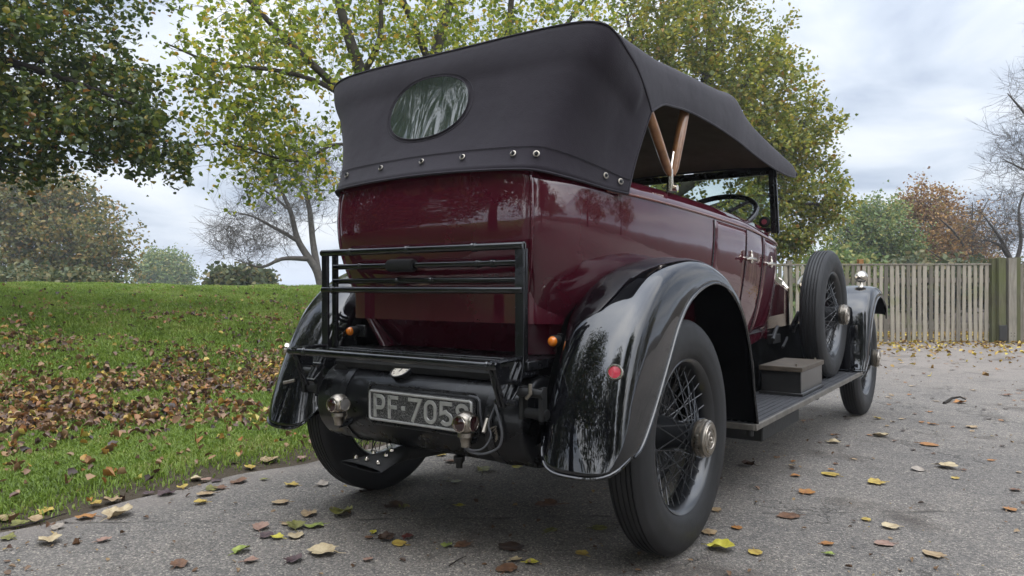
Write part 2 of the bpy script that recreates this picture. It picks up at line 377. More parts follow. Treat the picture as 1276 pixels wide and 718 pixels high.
def tarmac_mat():
    mt, t, p = new_mat('old_tarmac'); p.inputs['Specular IOR Level'].default_value = .3
    c = N(t, 'ShaderNodeTexCoord')
    def noise_(sc, det=4, ro=.55):
        n = N(t, 'ShaderNodeTexNoise'); n.inputs['Scale'].default_value = sc; n.inputs['Detail'].default_value = det; n.inputs['Roughness'].default_value = ro
        t.links.new(c.outputs['Object'], n.inputs['Vector']); return n.outputs[0]
    def vor(sc, feat='F1'):
        n = N(t, 'ShaderNodeTexVoronoi'); n.inputs['Scale'].default_value = sc; n.feature = feat
        t.links.new(c.outputs['Object'], n.inputs['Vector']); return n
    v = vor(150); v2 = vor(330)
    big = noise_(.8, 8, .65); mid = noise_(5, 6, .6)
    sepc = N(t, 'ShaderNodeSeparateColor'); t.links.new(v.outputs['Color'], sepc.inputs[0])
    sepc2 = N(t, 'ShaderNodeSeparateColor'); t.links.new(v2.outputs['Color'], sepc2.inputs[0])
    r = N(t, 'ShaderNodeValToRGB'); e = r.color_ramp.elements     # single chippings, some pale
    e[0].position = .03; e[0].color = (.046, .045, .045, 1); e[1].position = .97; e[1].color = (.33, .305, .27, 1)
    for q, cc in ((.42, (.088, .085, .082)), (.66, (.122, .117, .110)), (.84, (.178, .168, .153))):
        z_ = e.new(q); z_.color = (*cc, 1)
    s_ = math_n(t, 'MULTIPLY_ADD', sepc.outputs[0], .62, math_n(t, 'MULTIPLY', sepc2.outputs[1], .38)); t.links.new(s_, r.inputs[0])
    wear = N(t, 'ShaderNodeValToRGB'); e = wear.color_ramp.elements
    e[0].position = .33; e[0].color = (1.15, 1.10, 1.05, 1); e[1].position = .68; e[1].color = (2.05, 1.90, 1.72, 1)
    t.links.new(math_n(t, 'MULTIPLY_ADD', mid, .35, math_n(t, 'MULTIPLY', big, .65)), wear.inputs[0])
    mu = N(t, 'ShaderNodeMix', data_type='RGBA', blend_type='MULTIPLY'); mu.inputs[0].default_value = 1
    t.links.new(r.outputs[0], mu.inputs[6]); t.links.new(wear.outputs[0], mu.inputs[7])
    # sand and dust spread towards the fence and along the verge
    sp = N(t, 'ShaderNodeSeparateXYZ'); t.links.new(c.outputs['Object'], sp.inputs[0])
    far = N(t, 'ShaderNodeMapRange'); far.inputs[1].default_value = 3.2; far.inputs[2].default_value = 8.0; far.interpolation_type = 'SMOOTHSTEP'
    t.links.new(math_n(t, 'MULTIPLY_ADD', mid, 2.4, math_n(t, 'ADD', sp.outputs[1], -1.2)), far.inputs[0])
    verge = N(t, 'ShaderNodeMapRange'); verge.inputs[1].default_value = -1.12; verge.inputs[2].default_value = -1.42; verge.interpolation_type = 'SMOOTHSTEP'
    t.links.new(math_n(t, 'MULTIPLY_ADD', mid, .25, math_n(t, 'ADD', sp.outputs[0], -.125)), verge.inputs[0])
    dm = math_n(t, 'MULTIPLY', math_n(t, 'MAXIMUM', far.outputs[0], verge.outputs[0]), .62)
    dust = N(t, 'ShaderNodeMix', data_type='RGBA'); t.links.new(dm, dust.inputs[0]); t.links.new(mu.outputs[2], dust.inputs[6]); dust.inputs[7].default_value = (.25, .215, .185, 1)
    # damp brown leaf stains
    st = N(t, 'ShaderNodeMapRange'); st.inputs[1].default_value = .55; st.inputs[2].default_value = .68; t.links.new(noise_(1.7, 6, .62), st.inputs[0])
    sm = math_n(t, 'MULTIPLY', st.outputs[0], .62)
    stain = N(t, 'ShaderNodeMix', data_type='RGBA'); t.links.new(sm, stain.inputs[0]); t.links.new(dust.outputs[2], stain.inputs[6]); stain.inputs[7].default_value = (.045, .034, .026, 1)
    # seam between two strips of tarmac
    along = math_n(t, 'MULTIPLY_ADD', sp.outputs[0], -SEAM[0], math_n(t, 'ADD', sp.outputs[1], -SEAM[1]))
    wob = math_n(t, 'MULTIPLY_ADD', noise_(3.2, 7, .7), .11, -.055)
    dist = math_n(t, 'ABSOLUTE', math_n(t, 'ADD', along, wob))
    seam = N(t, 'ShaderNodeMapRange'); seam.inputs[1].default_value = .006; seam.inputs[2].default_value = .018; seam.inputs[3].default_value = 1; seam.inputs[4].default_value = 0
    t.links.new(dist, seam.inputs[0])
    fl = N(t, 'ShaderNodeMapRange'); fl.inputs[1].default_value = .42; fl.inputs[2].default_value = .60; t.links.new(noise_(7, 4), fl.inputs[0])
    seam_m = math_n(t, 'MULTIPLY', seam.outputs[0], fl.outputs[0])
    # wandering hairline cracks, only here and there
    cl = math_n(t, 'ABSOLUTE', math_n(t, 'ADD', noise_(.55, 7, .62), -.5))
    ck = N(t, 'ShaderNodeMapRange'); ck.inputs[1].default_value = .0012; ck.inputs[2].default_value = .0042; ck.inputs[3].default_value = 1; ck.inputs[4].default_value = 0
    t.links.new(cl, ck.inputs[0])
    cm_ = N(t, 'ShaderNodeMapRange'); cm_.inputs[1].default_value = .48; cm_.inputs[2].default_value = .56; t.links.new(noise_(1.1, 3), cm_.inputs[0])
    seam_m = math_n(t, 'MAXIMUM', seam_m, math_n(t, 'MULTIPLY', math_n(t, 'MULTIPLY', ck.outputs[0], cm_.outputs[0]), .7))
    cs = N(t, 'ShaderNodeMix', data_type='RGBA'); t.links.new(math_n(t, 'MULTIPLY', seam_m, .6), cs.inputs[0]); t.links.new(stain.outputs[2], cs.inputs[6]); cs.inputs[7].default_value = (.02, .018, .014, 1)
    t.links.new(cs.outputs[2], p.inputs['Base Color'])
    p.inputs['Roughness'].default_value = .8
    hh = math_n(t, 'MULTIPLY_ADD', seam_m, -2.5, math_n(t, 'MULTIPLY_ADD', v.outputs['Distance'], -1.2, math_n(t, 'MULTIPLY', v2.outputs['Distance'], -.5)))
    b = N(t, 'ShaderNodeBump'); b.inputs['Strength'].default_value = .9; b.inputs['Distance'].default_value = .004
    t.links.new(hh, b.inputs['Height']); t.links.new(b.outputs[0], p.inputs['Normal'])
    return mt
sa, sb = ground_at(60, 651), ground_at(700, 644)
k_ = (sb.y-sa.y)/(sb.x-sa.x); SEAM = (k_, sa.y-k_*sa.x)
rows = []
for w in np.concatenate([np.linspace(0, .36, 12), np.linspace(.364, .9, 260), np.linspace(.91, 1, 20)]):
    row = []
    for u in (0, .03, .5, 1.4, 4, 8, 16, 30):
        y1 = min(11.35+.76*(u-1.43), 30); y = -14+w*(y1+14); row.append((float(edge_x(y))+u, y, -.010*(u < .001)))
    rows.append(row)
rd = MB().grid(rows).build('road', tarmac_mat(), angle=0); tag(rd, kind='structure')

# ================================================================== GRASS AND LITTER
grass_m = ramp_island('grass_blades', [(0, (0.086, 0.121, 0.021)), (.35, (0.161, 0.247, 0.032)), (.7, (0.247, 0.339, 0.051)), (.9, (0.333, 0.345, 0.092)), (1, (0.380, 0.310, 0.149))], .4, .03)
def grass_patches(mt):
    t = mt.node_tree; r = next(n for n in t.nodes if n.type == 'VALTORGB'); g = next(n for n in t.nodes if n.type == 'NEW_GEOMETRY')
    c = N(t, 'ShaderNodeTexCoord'); n = N(t, 'ShaderNodeTexNoise'); n.inputs['Scale'].default_value = 1.3; n.inputs['Detail'].default_value = 6; n.inputs['Roughness'].default_value = .65
    t.links.new(c.outputs['Object'], n.inputs['Vector'])
    t.links.new(math_n(t, 'MULTIPLY_ADD', g.outputs['Random Per Island'], .62, math_n(t, 'MULTIPLY_ADD', n.outputs[0], 1.5, -.56)), r.inputs[0])
grass_patches(grass_m)
def make_grass(n_blades):
    # denser near the camera: sample depth with a falling density
    d = 2.3 + (rng.random(n_blades)**1.7)*11.5
    lat = (-638 + rng.random(n_blades)*560)/FPX - .05
    P = CAM[:2] + d[:, None]*FW[:2] + (d*lat)[:, None]*RT[:2]
    s = edge_x(P[:, 1]) - P[:, 0]
    patch = np.array([noise.noise(Vector((a*.9, b*.9, 3))) for a, b in P])
    keep = (s > -.06) & (rng.random(n_blades) < np.clip(-.02+(s+.10*patch)*1.25, 0, 1)) & (s < 11)
    lit = np.exp(-((s-2.3)/.9)**2)
    keep &= rng.random(n_blades) > .55*lit*(patch > -.15)
    P, s, d, patch = P[keep], s[keep], d[keep], patch[keep]; k = len(P)
    z = hgt(P[:, 0], P[:, 1])
    L = (.020+.024*rng.random(k))*(1+.55*sstep(1.5, 4, s)+.8*np.clip(patch, 0, 1)*sstep(1, 3, s)); w = (.0016+.0007*d*.55)*(.8+.6*rng.random(k))
    az = rng.random(k)*2*np.pi; lean = .25+.75*rng.random(k)
    side = np.stack([np.cos(az), np.sin(az), 0*az], 1); dirv = np.stack([-np.sin(az), np.cos(az), 0*az], 1)
    b = np.stack([P[:, 0], P[:, 1], z-.004], 1)
    mid = b + np.array([0, 0, 1])*(L*.55)[:, None] + dirv*(L*lean*.25)[:, None]
    tip = b + np.array([0, 0, 1])*(L*(1-.35*lean))[:, None] + dirv*(L*lean*.9)[:, None]
    W_ = w[:, None]*side
    v = np.stack([b-W_, b+W_, mid+W_*.8, mid-W_*.8, tip+W_*.12, tip-W_*.12], 1).reshape(-1, 3)
    i0 = np.arange(k)*6
    q = np.concatenate([np.stack([i0, i0+1, i0+2, i0+3], 1), np.stack([i0+3, i0+2, i0+4, i0+5], 1)])
    o = np_mesh('grass', v, q, grass_m); tag(o, 'short green grass covering the bank beside the tarmac', 'grass', kind='stuff')
make_grass(480000)

def leaf_quads(P, nrm, size, width=.62, fold=.25, curl=0.0):
    """leaves as six-cornered blades folded along the midrib"""
    k = len(P); az = rng.normal(size=(k, 3)); t = np.cross(nrm, az); t /= np.linalg.norm(t, axis=1)[:, None]+1e-9
    s = np.cross(nrm, t); sz = size[:, None]; wd = width*(.8+.4*rng.random(k))[:, None]
    up = nrm*sz*fold*rng.random(k)[:, None]
    tipd = nrm*sz*(-curl*(rng.random(k)[:, None]-.3))
    b = P-t*sz*.5; tip = P+t*sz*.5+tipd
    l1 = P-t*sz*.25+s*sz*wd*.45+up; l2 = P+t*sz*.2+s*sz*wd*.38+up+tipd*.4
    r1 = P-t*sz*.25-s*sz*wd*.45+up; r2 = P+t*sz*.2-s*sz*wd*.38+up+tipd*.4
    v = np.stack([b, l1, l2, tip, r2, r1], 1).reshape(-1, 3); i0 = np.arange(k)*6
    q = np.concatenate([np.stack([i0, i0+1, i0+2, i0+3], 1), np.stack([i0, i0+3, i0+4, i0+5], 1)])
    return v, q
litter_m = ramp_island('leaf_litter', [(0, (.045, .028, .022)), (.25, (.115, .060, .036)), (.5, (.22, .120, .058)), (.72, (.33, .21, .11)), (.86, (.33, .13, .035)), (.94, (.44, .27, .05)), (1, (.50, .42, .10))], .15, .05)
def make_litter():
    P = []; FN_ = [None]
    def fine(n): return FN_[0]
    def scatter(n, f):
        d = 2.6+rng.random(n)*11; lat = (-638+rng.random(n)*520)/FPX
        Q = CAM[:2]+d[:, None]*FW[:2]+(d*lat)[:, None]*RT[:2]; s = edge_x(Q[:, 1])-Q[:, 0]
        pn = np.array([noise.noise(Vector((a*1.1, b*1.1, 9))) for a, b in Q])
        FN_[0] = np.array([noise.noise(Vector((a*3.4, b*3.4, 21))) for a, b in Q])
        k = rng.random(n) < f(s, pn); P.append(Q[k])
    scatter(80000, lambda s, pn: .62*np.exp(-((s-2.35)/.85)**2)*np.clip(.60+.55*pn+.9*fine(len(s)), 0, 1)*sstep(.7, 1.5, s+.5*pn)+.26*np.exp(-((s-4.0)/2.0)**2)*np.clip(.42+.9*pn+.8*fine(len(s)), 0, 1))
    scatter(9000, lambda s, pn: .12*((s > .2) & (s < 10))*1.0)
    scatter(9000, lambda s, pn: .022*((s > -.05) & (s < 1.2))*1.0)
    P = np.concatenate(P); k = len(P)
    z = hgt(P[:, 0], P[:, 1])+.012+.03*rng.random(k)
    nrm = np.stack([rng.normal(0, .6, k), rng.normal(0, .6, k), np.ones(k)], 1); nrm /= np.linalg.norm(nrm, axis=1)[:, None]
    v, q = leaf_quads(np.stack([P[:, 0], P[:, 1], z], 1), nrm, .024+.038*rng.random(k)**1.5, .85, .7, 1.1)
    o = np_mesh('leaf_litter', v, q, litter_m); tag(o, 'drift of brown fallen leaves lying over the grass bank', 'leaf litter', kind='stuff')
make_litter()
fl_m = ramp_island('fence_foot_leaves', [(0, (.10, .05, .02)), (.35, (.24, .14, .04)), (.7, (.42, .28, .05)), (1, (.50, .40, .07))], .1, .04)
def fence_litter():
    P = []
    n = 12000
    u = rng.random(n)*700+720; dd = np.concatenate([13.6-np.abs(rng.normal(0, .45, n//2)), 12.6-np.abs(rng.normal(0, 1.6, n-n//2))])
    k = rng.random(n) < np.where(np.arange(n) < n//2, .85, .40)
    Q = CAM[:2]+dd[:, None]*FW[:2]+(dd*(u-638)/FPX)[:, None]*RT[:2]; Q = Q[k]; k = len(Q)
    nrm = np.stack([rng.normal(0, .35, k), rng.normal(0, .35, k), np.ones(k)], 1); nrm /= np.linalg.norm(nrm, axis=1)[:, None]
    v, q = leaf_quads(np.column_stack([Q, .012+.02*rng.random(k)]), nrm, .035+.035*rng.random(k), .8, .5, .5)
    o = np_mesh('leaf_drift', v, q, fl_m); tag(o, 'drift of yellow fallen leaves along the foot of the wooden fence', 'leaf drift', kind='stuff')
fence_litter()

# ================================================================== THE CAR
car = empty('touring_car'); tag(car, 'maroon vintage touring car with raised black canvas hood and glossy black wings', 'car')
TRK, WB, RT_, RIM = .71, 3.315, .4025, .265

# ---------------------------------------------------------------- wheels
def tyre_profile():
    p = [(-.045, .262), (-.058, .275), (-.066, .30), (-.0675, .335), (-.064, .365), (-.055, .386), (-.047, .395)]
    x = -.047; r0 = .4005
    for g in (-.034, -.018, 0, .018, .034):                     # five grooves round the tread
        c_ = r0+.002*(1-(g/.05)**2)
        p += [(g-.0035, c_), (g-.0022, c_-.006), (g+.0022, c_-.006), (g+.0035, c_)]
    p += [(.047, .395), (.049, .392), (.052, .389), (.055, .386), (.060, .376), (.0605, .3735), (.064, .365), (.0675, .335), (.067, .318), (.0665, .316), (.066, .30), (.058, .275), (.045, .262)]
    return p
def spokes_mb(n=30):
    b = MB()
    for i in range(n):
        a = 2*math.pi*i/n
        sg = 1 if i % 2 else -1
        h = Vector((.082, .050*math.cos(a), .050*math.sin(a)))                # outer, long crossing spokes to the middle of the rim
        q = a+sg*1.0; e_ = Vector((.004, .238*math.cos(q), .238*math.sin(q))); b.tube([h, e_], .0021, 5, cap=False)
        q = a+sg*.42+.1; h = Vector((-.045, .060*math.cos(a), .060*math.sin(a))); e_ = Vector((.026, .240*math.cos(q), .240*math.sin(q))); b.tube([h, e_], .0021, 5, cap=False)
    return b
def make_wheel(name, parent, loc, flip, brake=True, hubx=.139, label=None):
    """name: spoked centre as the part itself, with tyre, rim, hub cap and brake drum as sub-parts"""
    global W_MESH
    b = spokes_mb(); b.lathe([(-.06, .062), (-.05, .066), (-.03, .060), (.02, .046), (.065, .044), (.075, .054), (.088, .054), (.092, .044), (.108, .042)], n=28, cap=True)
    w = b.build(name, M['rim'], parent); w.location = loc
    if label: w['label'] = label
    ty = MB().lathe(tyre_profile(), n=96).build('tyre', M['rubber'], w, angle=50)
    rim = [(.045, .266), (.050, .270), (.054, .266), (.050, .258), (.040, .250), (.022, .243), (.0, .238), (-.022, .243), (-.04, .250), (-.05, .258), (-.054, .266), (-.05, .27), (-.045, .266)]
    MB().lathe(rim, n=72).build('rim', M['rim'], w)
    q_ = hubx
    hc = [(.090, .052), (.092, .060), (.100, .0615), (.102, .057), (.106, .057), (.108, .0635), (.118, .0635), (.120, .058), (.124, .058), (.126, .0620), (q_-.008, .0620), (q_-.006, .058), (q_-.003, .0555), (q_-.003, .050), (q_, .049), (q_, .034), (q_-.0025, .0325), (q_-.0025, .026), (q_, .0245), (q_+.001, .014), (q_-.001, .012), (q_-.001, .008), (q_+.004, .007), (q_+.004, .0001)]
    b = MB().lathe(hc, n=48)
    for k in range(40):
        q = 2*math.pi*k/40; b.tube([(.109, .0632*math.cos(q), .0632*math.sin(q)), (.117, .0632*math.cos(q), .0632*math.sin(q))], .0019, 4)
    for k in range(28):
        q = 2*math.pi*k/28; b.tube([(q_-.004, .042*math.cos(q), .042*math.sin(q)), (q_+.0006, .042*math.cos(q), .042*math.sin(q))], .0017, 5)
    b.build('hub_cap', M['dullnickel'], w)
    if brake:
        MB().lathe([(-.12, .05), (-.12, .172), (-.115, .178), (-.058, .178), (-.05, .17), (-.046, .15), (-.044, .07)], n=40, cap=True).build('brake_drum', M['satin'], w)
    if flip: w.rotation_euler = (0, 0, math.pi)
    return w
w0 = make_wheel('wheel', car, (TRK, 0, RT_), False)
w0['label'] = 'right rear wire wheel with black tyre and nickel hub cap'
def dup_part(src, parent, loc, rz=0, rx=0):
    c = src.copy(); COL.objects.link(c); c.parent = parent; c.location = loc; c.rotation_euler = (rx, 0, rz)
    for ch in src.children:
        d = ch.copy(); COL.objects.link(d); d.parent = c
    return c
w1 = dup_part(w0, car, (-TRK, 0, RT_), math.pi, .4); w1['label'] = 'left rear wire wheel seen from its inner side'
w2 = dup_part(w0, car, (TRK, WB, RT_), 0, .9); w2['label'] = 'right front wire wheel behind the spare'
w3 = dup_part(w0, car, (-TRK, WB, RT_), math.pi, .2); w3['label'] = 'left front wire wheel'
sw = make_wheel('spare_wheel', car, (.655, 2.53, .735), False, brake=False, hubx=.139, label='spare wire wheel standing on the right running board')
sw.rotation_euler = (.5, 0, 0)

# ---------------------------------------------------------------- body tub
PLAN = [(0, -.522), (.22, -.517), (.38, -.503), (.445, -.487), (.49, -.44), (.545, -.335), (.588, -.20), (.612, -.05), (.628, .2), (.635, .6), (.632, 1.05), (.618, 1.36), (.585, 1.68), (.55, 1.84), (.49, 1.905), (.42, 1.93)]
NP = 90
PL = spline_t(PLAN, NP)
TG = np.gradient(PL, axis=0); TG /= np.linalg.norm(TG, axis=1)[:, None]
NR = np.stack([TG[:, 1], -TG[:, 0]], 1)                    # outward normals (right half)
Z_TOP = [(-.52, 1.30), (-.2, 1.288), (-.05, 1.286), (.67, 1.264), (.87, 1.256), (1.27, 1.241), (1.74, 1.217), (1.95, 1.205)]
Z_BEAD = [(-.52, 1.245), (-.16, 1.236), (.6, 1.209), (1.06, 1.19), (1.35, 1.170), (1.66, 1.153), (1.95, 1.14)]
Z_BOT = [(-.52, .69), (-.3, .69), (0, .66), (.8, .61), (1.3, .598), (1.95, .64)]
REAR_IN = [(.62, .275), (.69, .212), (.78, .140), (.87, .082), (.95, .042), (1.02, .018), (1.09, .004), (1.18, .0), (1.30, .010)]
SIDE_IN = [(-.70, .13), (-.55, .085), (-.4, .042), (-.25, .014), (-.1, 0), (0, 0), (.02, .008), (.04, .022), (.06, .042)]   # by height relative to the bead
def smooth_of(tab):
    P = spline_t([(u, v) for u, v in tab], 240); return P[:, 0], P[:, 1]
REAR_S, SIDE_S = smooth_of(REAR_IN), smooth_of(SIDE_IN)
def smooth_tab(S_, x): return float(np.interp(x, S_[0], S_[1]))
def body_pt(i, z, off=0.0):
    x, y = PL[i]; n = NR[i]; zb = interp(Z_BEAD, y)
    a = smooth_tab(REAR_S, z); b = smooth_tab(SIDE_S, z-zb)
    w = n[1]**2 if n[1] < 0 else 0.0
    ins = w*a+(1-w)*b-off
    if y > 1.7: ins = b-off
    kx = 1-.16*a/.225*max(0, 1-max(0, (y+.49))/.25) if y < -.2 else 1
    return ((x-n[0]*ins)*kx, y-n[1]*ins, z)
NZ = 44
def body_rows(i0, i1, z0f=None, z1f=None, off=0.0, nz=NZ):
    rows = []
    for k in range(nz):
        r = []
        for i in range(i0, i1+1):
            y = PL[i][1]; zb = z0f(y) if z0f else interp(Z_BOT, y); zt = z1f(y) if z1f else interp(Z_TOP, y)
            r.append(body_pt(i, zb+(zt-zb)*k/(nz-1), off))
        rows.append(r)
    return rows
def mirror(rows): return [[(-p[0], p[1], p[2]) for p in r] for r in rows]
b = MB(); rr = body_rows(0, NP-1); b.grid(rr); b.grid(mirror(rr))
# rolled rail and inside skin of the cockpit
top = rr[-1]
inn = [[(p[0]-NR[i][0]*d, p[1]-NR[i][1]*d, p[2]+dz) for i, p in enumerate(top)] for d, dz in ((0, 0), (.012, .007), (.026, .007), (.038, -.002), (.042, -.03), (.045, -.5))]
b.grid(inn); b.grid(mirror(inn))
# floor and scuttle
fl_ = [[(x, y, .66) for x in (-.52, 0, .52)] for y in (-.25, .5, 1.2, 1.85)]; b.grid(fl_)
def rail(y): 
    k = int(np.argmin(np.abs(PL[:, 1]-y))); return PL[k][0]-.03, interp(Z_TOP, y)
sc_rows = []
for y in np.linspace(1.60, 1.93, 6):
    xr, zt = rail(min(y, 1.90)); sc_rows.append([(xr*u, y, zt+.030*(1-u*u)**.8) for u in np.linspace(-1, 1, 17)])
b.grid(sc_rows)
dash = [[(p[0], 1.60, p[2]-d) for p in sc_rows[0]] for d in (0, .12, .26)]; b.grid(dash)
fw_ = [[(p[0], 1.93, p[2]-d) for p in sc_rows[-1]] for d in (0, .3, .6)]; b.grid(fw_)
body = b.build('body', M['maroon'], car, angle=45)
# belt bead and corner beads, sub-parts of the body
ic = int(np.argmin(np.abs(PL[:, 0]-.446)+np.abs(PL[:, 1]+.487)))
for sx in (1, -1):
    path = []
    for i in range(34, NP-3):
        p = body_pt(i, interp(Z_BEAD, PL[i][1]), .002); path.append((sx*p[0], p[1], p[2]))
    MB().tube(path, .0052, 8).build('belt_bead', M['bead'], body)
    MB().tube([(sx*p[0], p[1], p[2]) for p in [body_pt(ic, z, .001) for z in np.linspace(.70, 1.285, 40)]], .0065, 8).build('corner_bead', M['maroon'], body)
# doors, own panels standing a hair proud with open shut-lines
def iy(y):
    ks = [k for k in range(NP) if PL[k][1] > -.2]; return min(ks, key=lambda k: abs(PL[k][1]-y))
def door(sx, y0, y1, z0, label, hy, hz):
    cols = np.linspace(y0, y1, 14); rows = []
    ks = np.arange(NP)[PL[:, 1] > -.2]; ky = PL[ks, 1]
    def pt(y, z, off):
        i = int(np.clip(np.searchsorted(ky, y)-1, 0, len(ks)-2)); f = (y-ky[i])/(ky[i+1]-ky[i])
        p, q = body_pt(ks[i], z, off), body_pt(ks[i+1], z, off); return Vector(p).lerp(Vector(q), f)
    for k in range(16):
        r = []
        for y in cols:
            zt = interp(Z_BEAD, y)-.012; z = z0+(zt-z0)*k/15; e = .006 if (.02 < k/15 < .99 and y0+.01 < y < y1-.01) else .003
            p = pt(y, z, e); r.append((sx*p.x, p.y, p.z))
        rows.append(r)
    d = MB().grid(rows).build('door', M['maroon'], car, label=label)
    md = d.modifiers.new('solid', 'SOLIDIFY'); md.thickness = .005; md.offset = -1
    # dark rubber line round the shut
    bb = MB(); ring = [pt(y0-.004, z, .001) for z in np.linspace(z0, interp(Z_BEAD, y0)-.01, 10)]
    bb.tube([(sx*p.x, p.y, p.z) for p in ring], .0038, 6)
    ring = [pt(y1+.004, z, .001) for z in np.linspace(z0, interp(Z_BEAD, y1)-.01, 10)]; bb.tube([(sx*p.x, p.y, p.z) for p in ring], .0038, 6)
    ring = [pt(y, z0-.004, .001) for y in np.linspace(y0, y1, 8)]; bb.tube([(sx*p.x, p.y, p.z) for p in ring], .0038, 6)
    bb.build('door_seal', M['satin'], d)
    p = pt(hy, hz, .03); bb = MB(); X_ = sx*p.x
    bb.lathe([(0, .011), (.02, .010), (.028, .016), (.034, .016), (.038, .008)], c=(X_-sx*.03, p.y, p.z), n=14, cap=True, rot=Matrix.Scale(sx, 3, Vector((1, 0, 0))))
    bb.tube([(X_, p.y-.075, p.z-.004), (X_+sx*.004, p.y-.05, p.z-.001), (X_, p.y, p.z), (X_+sx*.004, p.y+.05, p.z-.001), (X_, p.y+.075, p.z-.004)], [.006, .0085, .0075, .0085, .006], 8)
    bb.lathe([(p.z-.022, .004), (p.z-.018, .009), (p.z+.018, .009), (p.z+.024, .005), (p.z+.034, .006), (p.z+.038, .002)], axis='z', c=(X_, p.y, 0), n=10, cap=True)
    bb.build('handle', M['nickel'], d)
for sx in (1, -1):
    sd_ = 'right' if sx > 0 else 'left'
    door(sx, .615, 1.045, .69, sd_+' rear door hinged at its back edge', 1.04, 1.045)
    door(sx, 1.355, 1.735, .675, sd_+' front door', 1.42, 1.03)
# plain pillar line between the doors
# bonnet and radiator
rows = []
for y, hw, zt in ((1.935, .42, 1.165), (2.2, .385, 1.125), (2.6, .335, 1.075), (3.05, .285, 1.02)):
    rows.append([(hw*x, y, z_) for x, z_ in ((-1, .62), (-1, .9), (-.99, zt-.14), (-.9, zt-.07), (-.55, zt-.02), (0, zt), (.55, zt-.02), (.9, zt-.07), (.99, zt-.14), (1, .9), (1, .62))])
bon = MB().grid(rows).build('bonnet', M['bonnetalu'], car, angle=60)
for sx in (1, -1):
    b = MB()
    for k in range(16):
        y = 2.05+k*.055; hw = np.interp(y, [1.935, 2.2, 2.6, 3.05], [.42, .385, .335, .285])
        b.tube([(sx*(hw+.002), y, .72), (sx*(hw+.004), y, .92)], .006, 6)
    b.build('louvres', M['bonnetalu'], bon)
    MB().tube([(sx*p[0], p[1], p[2]) for p in ((.424, 1.94, 1.027), (.39, 2.2, .987), (.34, 2.6, .937), (.29, 3.04, .882))], .005, 6).build('hinge', M['nickel'], bon)
b = MB(); rows = []
for y, hw, zt in ((3.055, .288, 1.022), (3.062, .294, 1.030), (3.085, .294, 1.030), (3.095, .27, 1.01)):
    rows.append([(hw*x, y, z_) for x, z_ in ((-1, .5), (-1, .9), (-1, zt-.13), (-.8, zt-.06), (0, zt), (.8, zt-.06), (1, zt-.13), (1, .9), (1, .5))])
b.grid(rows); b.build('radiator_shell', M['nickel'], car, angle=50)
for sx in (1, -1):
    hl = MB().lathe([(3.0, .02), (3.03, .06), (3.1, .095), (3.2, .11), (3.215, .115), (3.23, .11)], axis='y', c=(sx*.42, .06, .92), n=30, cap=True).build('headlamp', M['nickel'], car)
    MB().lathe([(3.231, .108), (3.24, .06), (3.243, .001)], axis='y', c=(sx*.42, .06, .92), n=30).build('lens', M['clearlens'], hl)
    MB().tube([(sx*.42, 3.2, .82), (sx*.42, 3.2, .6)], .02, 10).build('bracket', M['satin'], hl)

# ---------------------------------------------------------------- seats, wheel, screen
def seat(y, name_z, w):
    s = MB()
    rows = []
    for t in np.linspace(0, 1, 7):
        rows.append([(w*u, y+.10*t+.02*math.sin(math.pi*t), name_z-.50+.50*t) for u in np.linspace(-1, 1, 15)])
    s.grid(rows)
    top_ = rows[-1]; s.grid([top_, [(p[0], p[1]-.05, p[2]+.02) for p in top_], [(p[0], p[1]-.10, p[2]) for p in top_], [(p[0], p[1]-.11, p[2]-.5) for p in top_]])
    s.grid([[(w*u, y+.02, .90) for u in (-1, 0, 1)], [(w*u, y+.48, .93) for u in (-1, 0, 1)], [(w*u, y+.50, .90) for u in (-1, 0, 1)], [(w*u, y+.50, .68) for u in (-1, 0, 1)]])
    return s
seat(-.25, 1.20, .44).build('seat', M['leather'], car, label='rear bench seat in brown leather')
seat(.80, 1.235, .53).build('seat', M['leather'], car, label='front seat in brown leather')
b = MB(); cen = Vector((.36, 1.37, 1.285)); ax = Vector((0, -.55, .83)).normalized(); t1 = Vector((1, 0, 0)); t2 = ax.cross(t1)
b.tube([cen+(t1*math.cos(q)+t2*math.sin(q))*.215 for q in np.linspace(0, 2*math.pi, 48, endpoint=False)], .0145, 12, closed=True)
sw_ = b.build('steering_wheel', M['satin'], car)
b = MB()
for q in (R(45), R(135), R(225), R(315)):
    b.tube([cen-ax*.02, cen+(t1*math.cos(q)+t2*math.sin(q))*.21], [.011, .009], 8)
b.tube([cen+ax*.015, cen-ax*.5], [.03, .022], 12)
b.build('spokes', M['satin'], sw_)

def frame_tube(b, pts, r, n=8): b.tube(pts, r, n)
WX, WY0, WY1, WZ0, WZ1 = .575, 1.715, 1.66, 1.215, 1.535
b = MB()
for sx in (1, -1):
    b.box((sx*WX, (WY0+WY1)/2, (WZ0+WZ1)/2), (.028, .036, WZ1-WZ0+.02), Matrix.Rotation(math.atan2(WY0-WY1, WZ1-WZ0), 3, 'X'))
    b.box((sx*(WX+.020), (WY0+WY1)/2+.004, (WZ0+WZ1)/2), (.010, .022, WZ1-WZ0+.03), Matrix.Rotation(math.atan2(WY0-WY1, WZ1-WZ0), 3, 'X'))
b.box((0, WY1, WZ1-.004), (2*WX+.03, .03, .022)); b.box((0, WY0, WZ0+.01), (2*WX-.03, .028, .022))
ws = b.build('windscreen_frame', M['satin'], car, bevel=.003)
b = MB(); b.grid([[(x, WY0-.002, WZ0+.02) for x in (-WX+.012, WX-.012)], [(x, WY1-.002, WZ1-.014) for x in (-WX+.012, WX-.012)]])
b.build('glass', M['glass'], ws, solid=.005, solid_off=0)
d_ = MB().lathe([(-.008, .0005), (-.008, .024), (-.004, .030), (.004, .030)], axis='y', c=(.527, 1.697, 1.268), n=28).build('licence_holder', M['rubber'], ws)
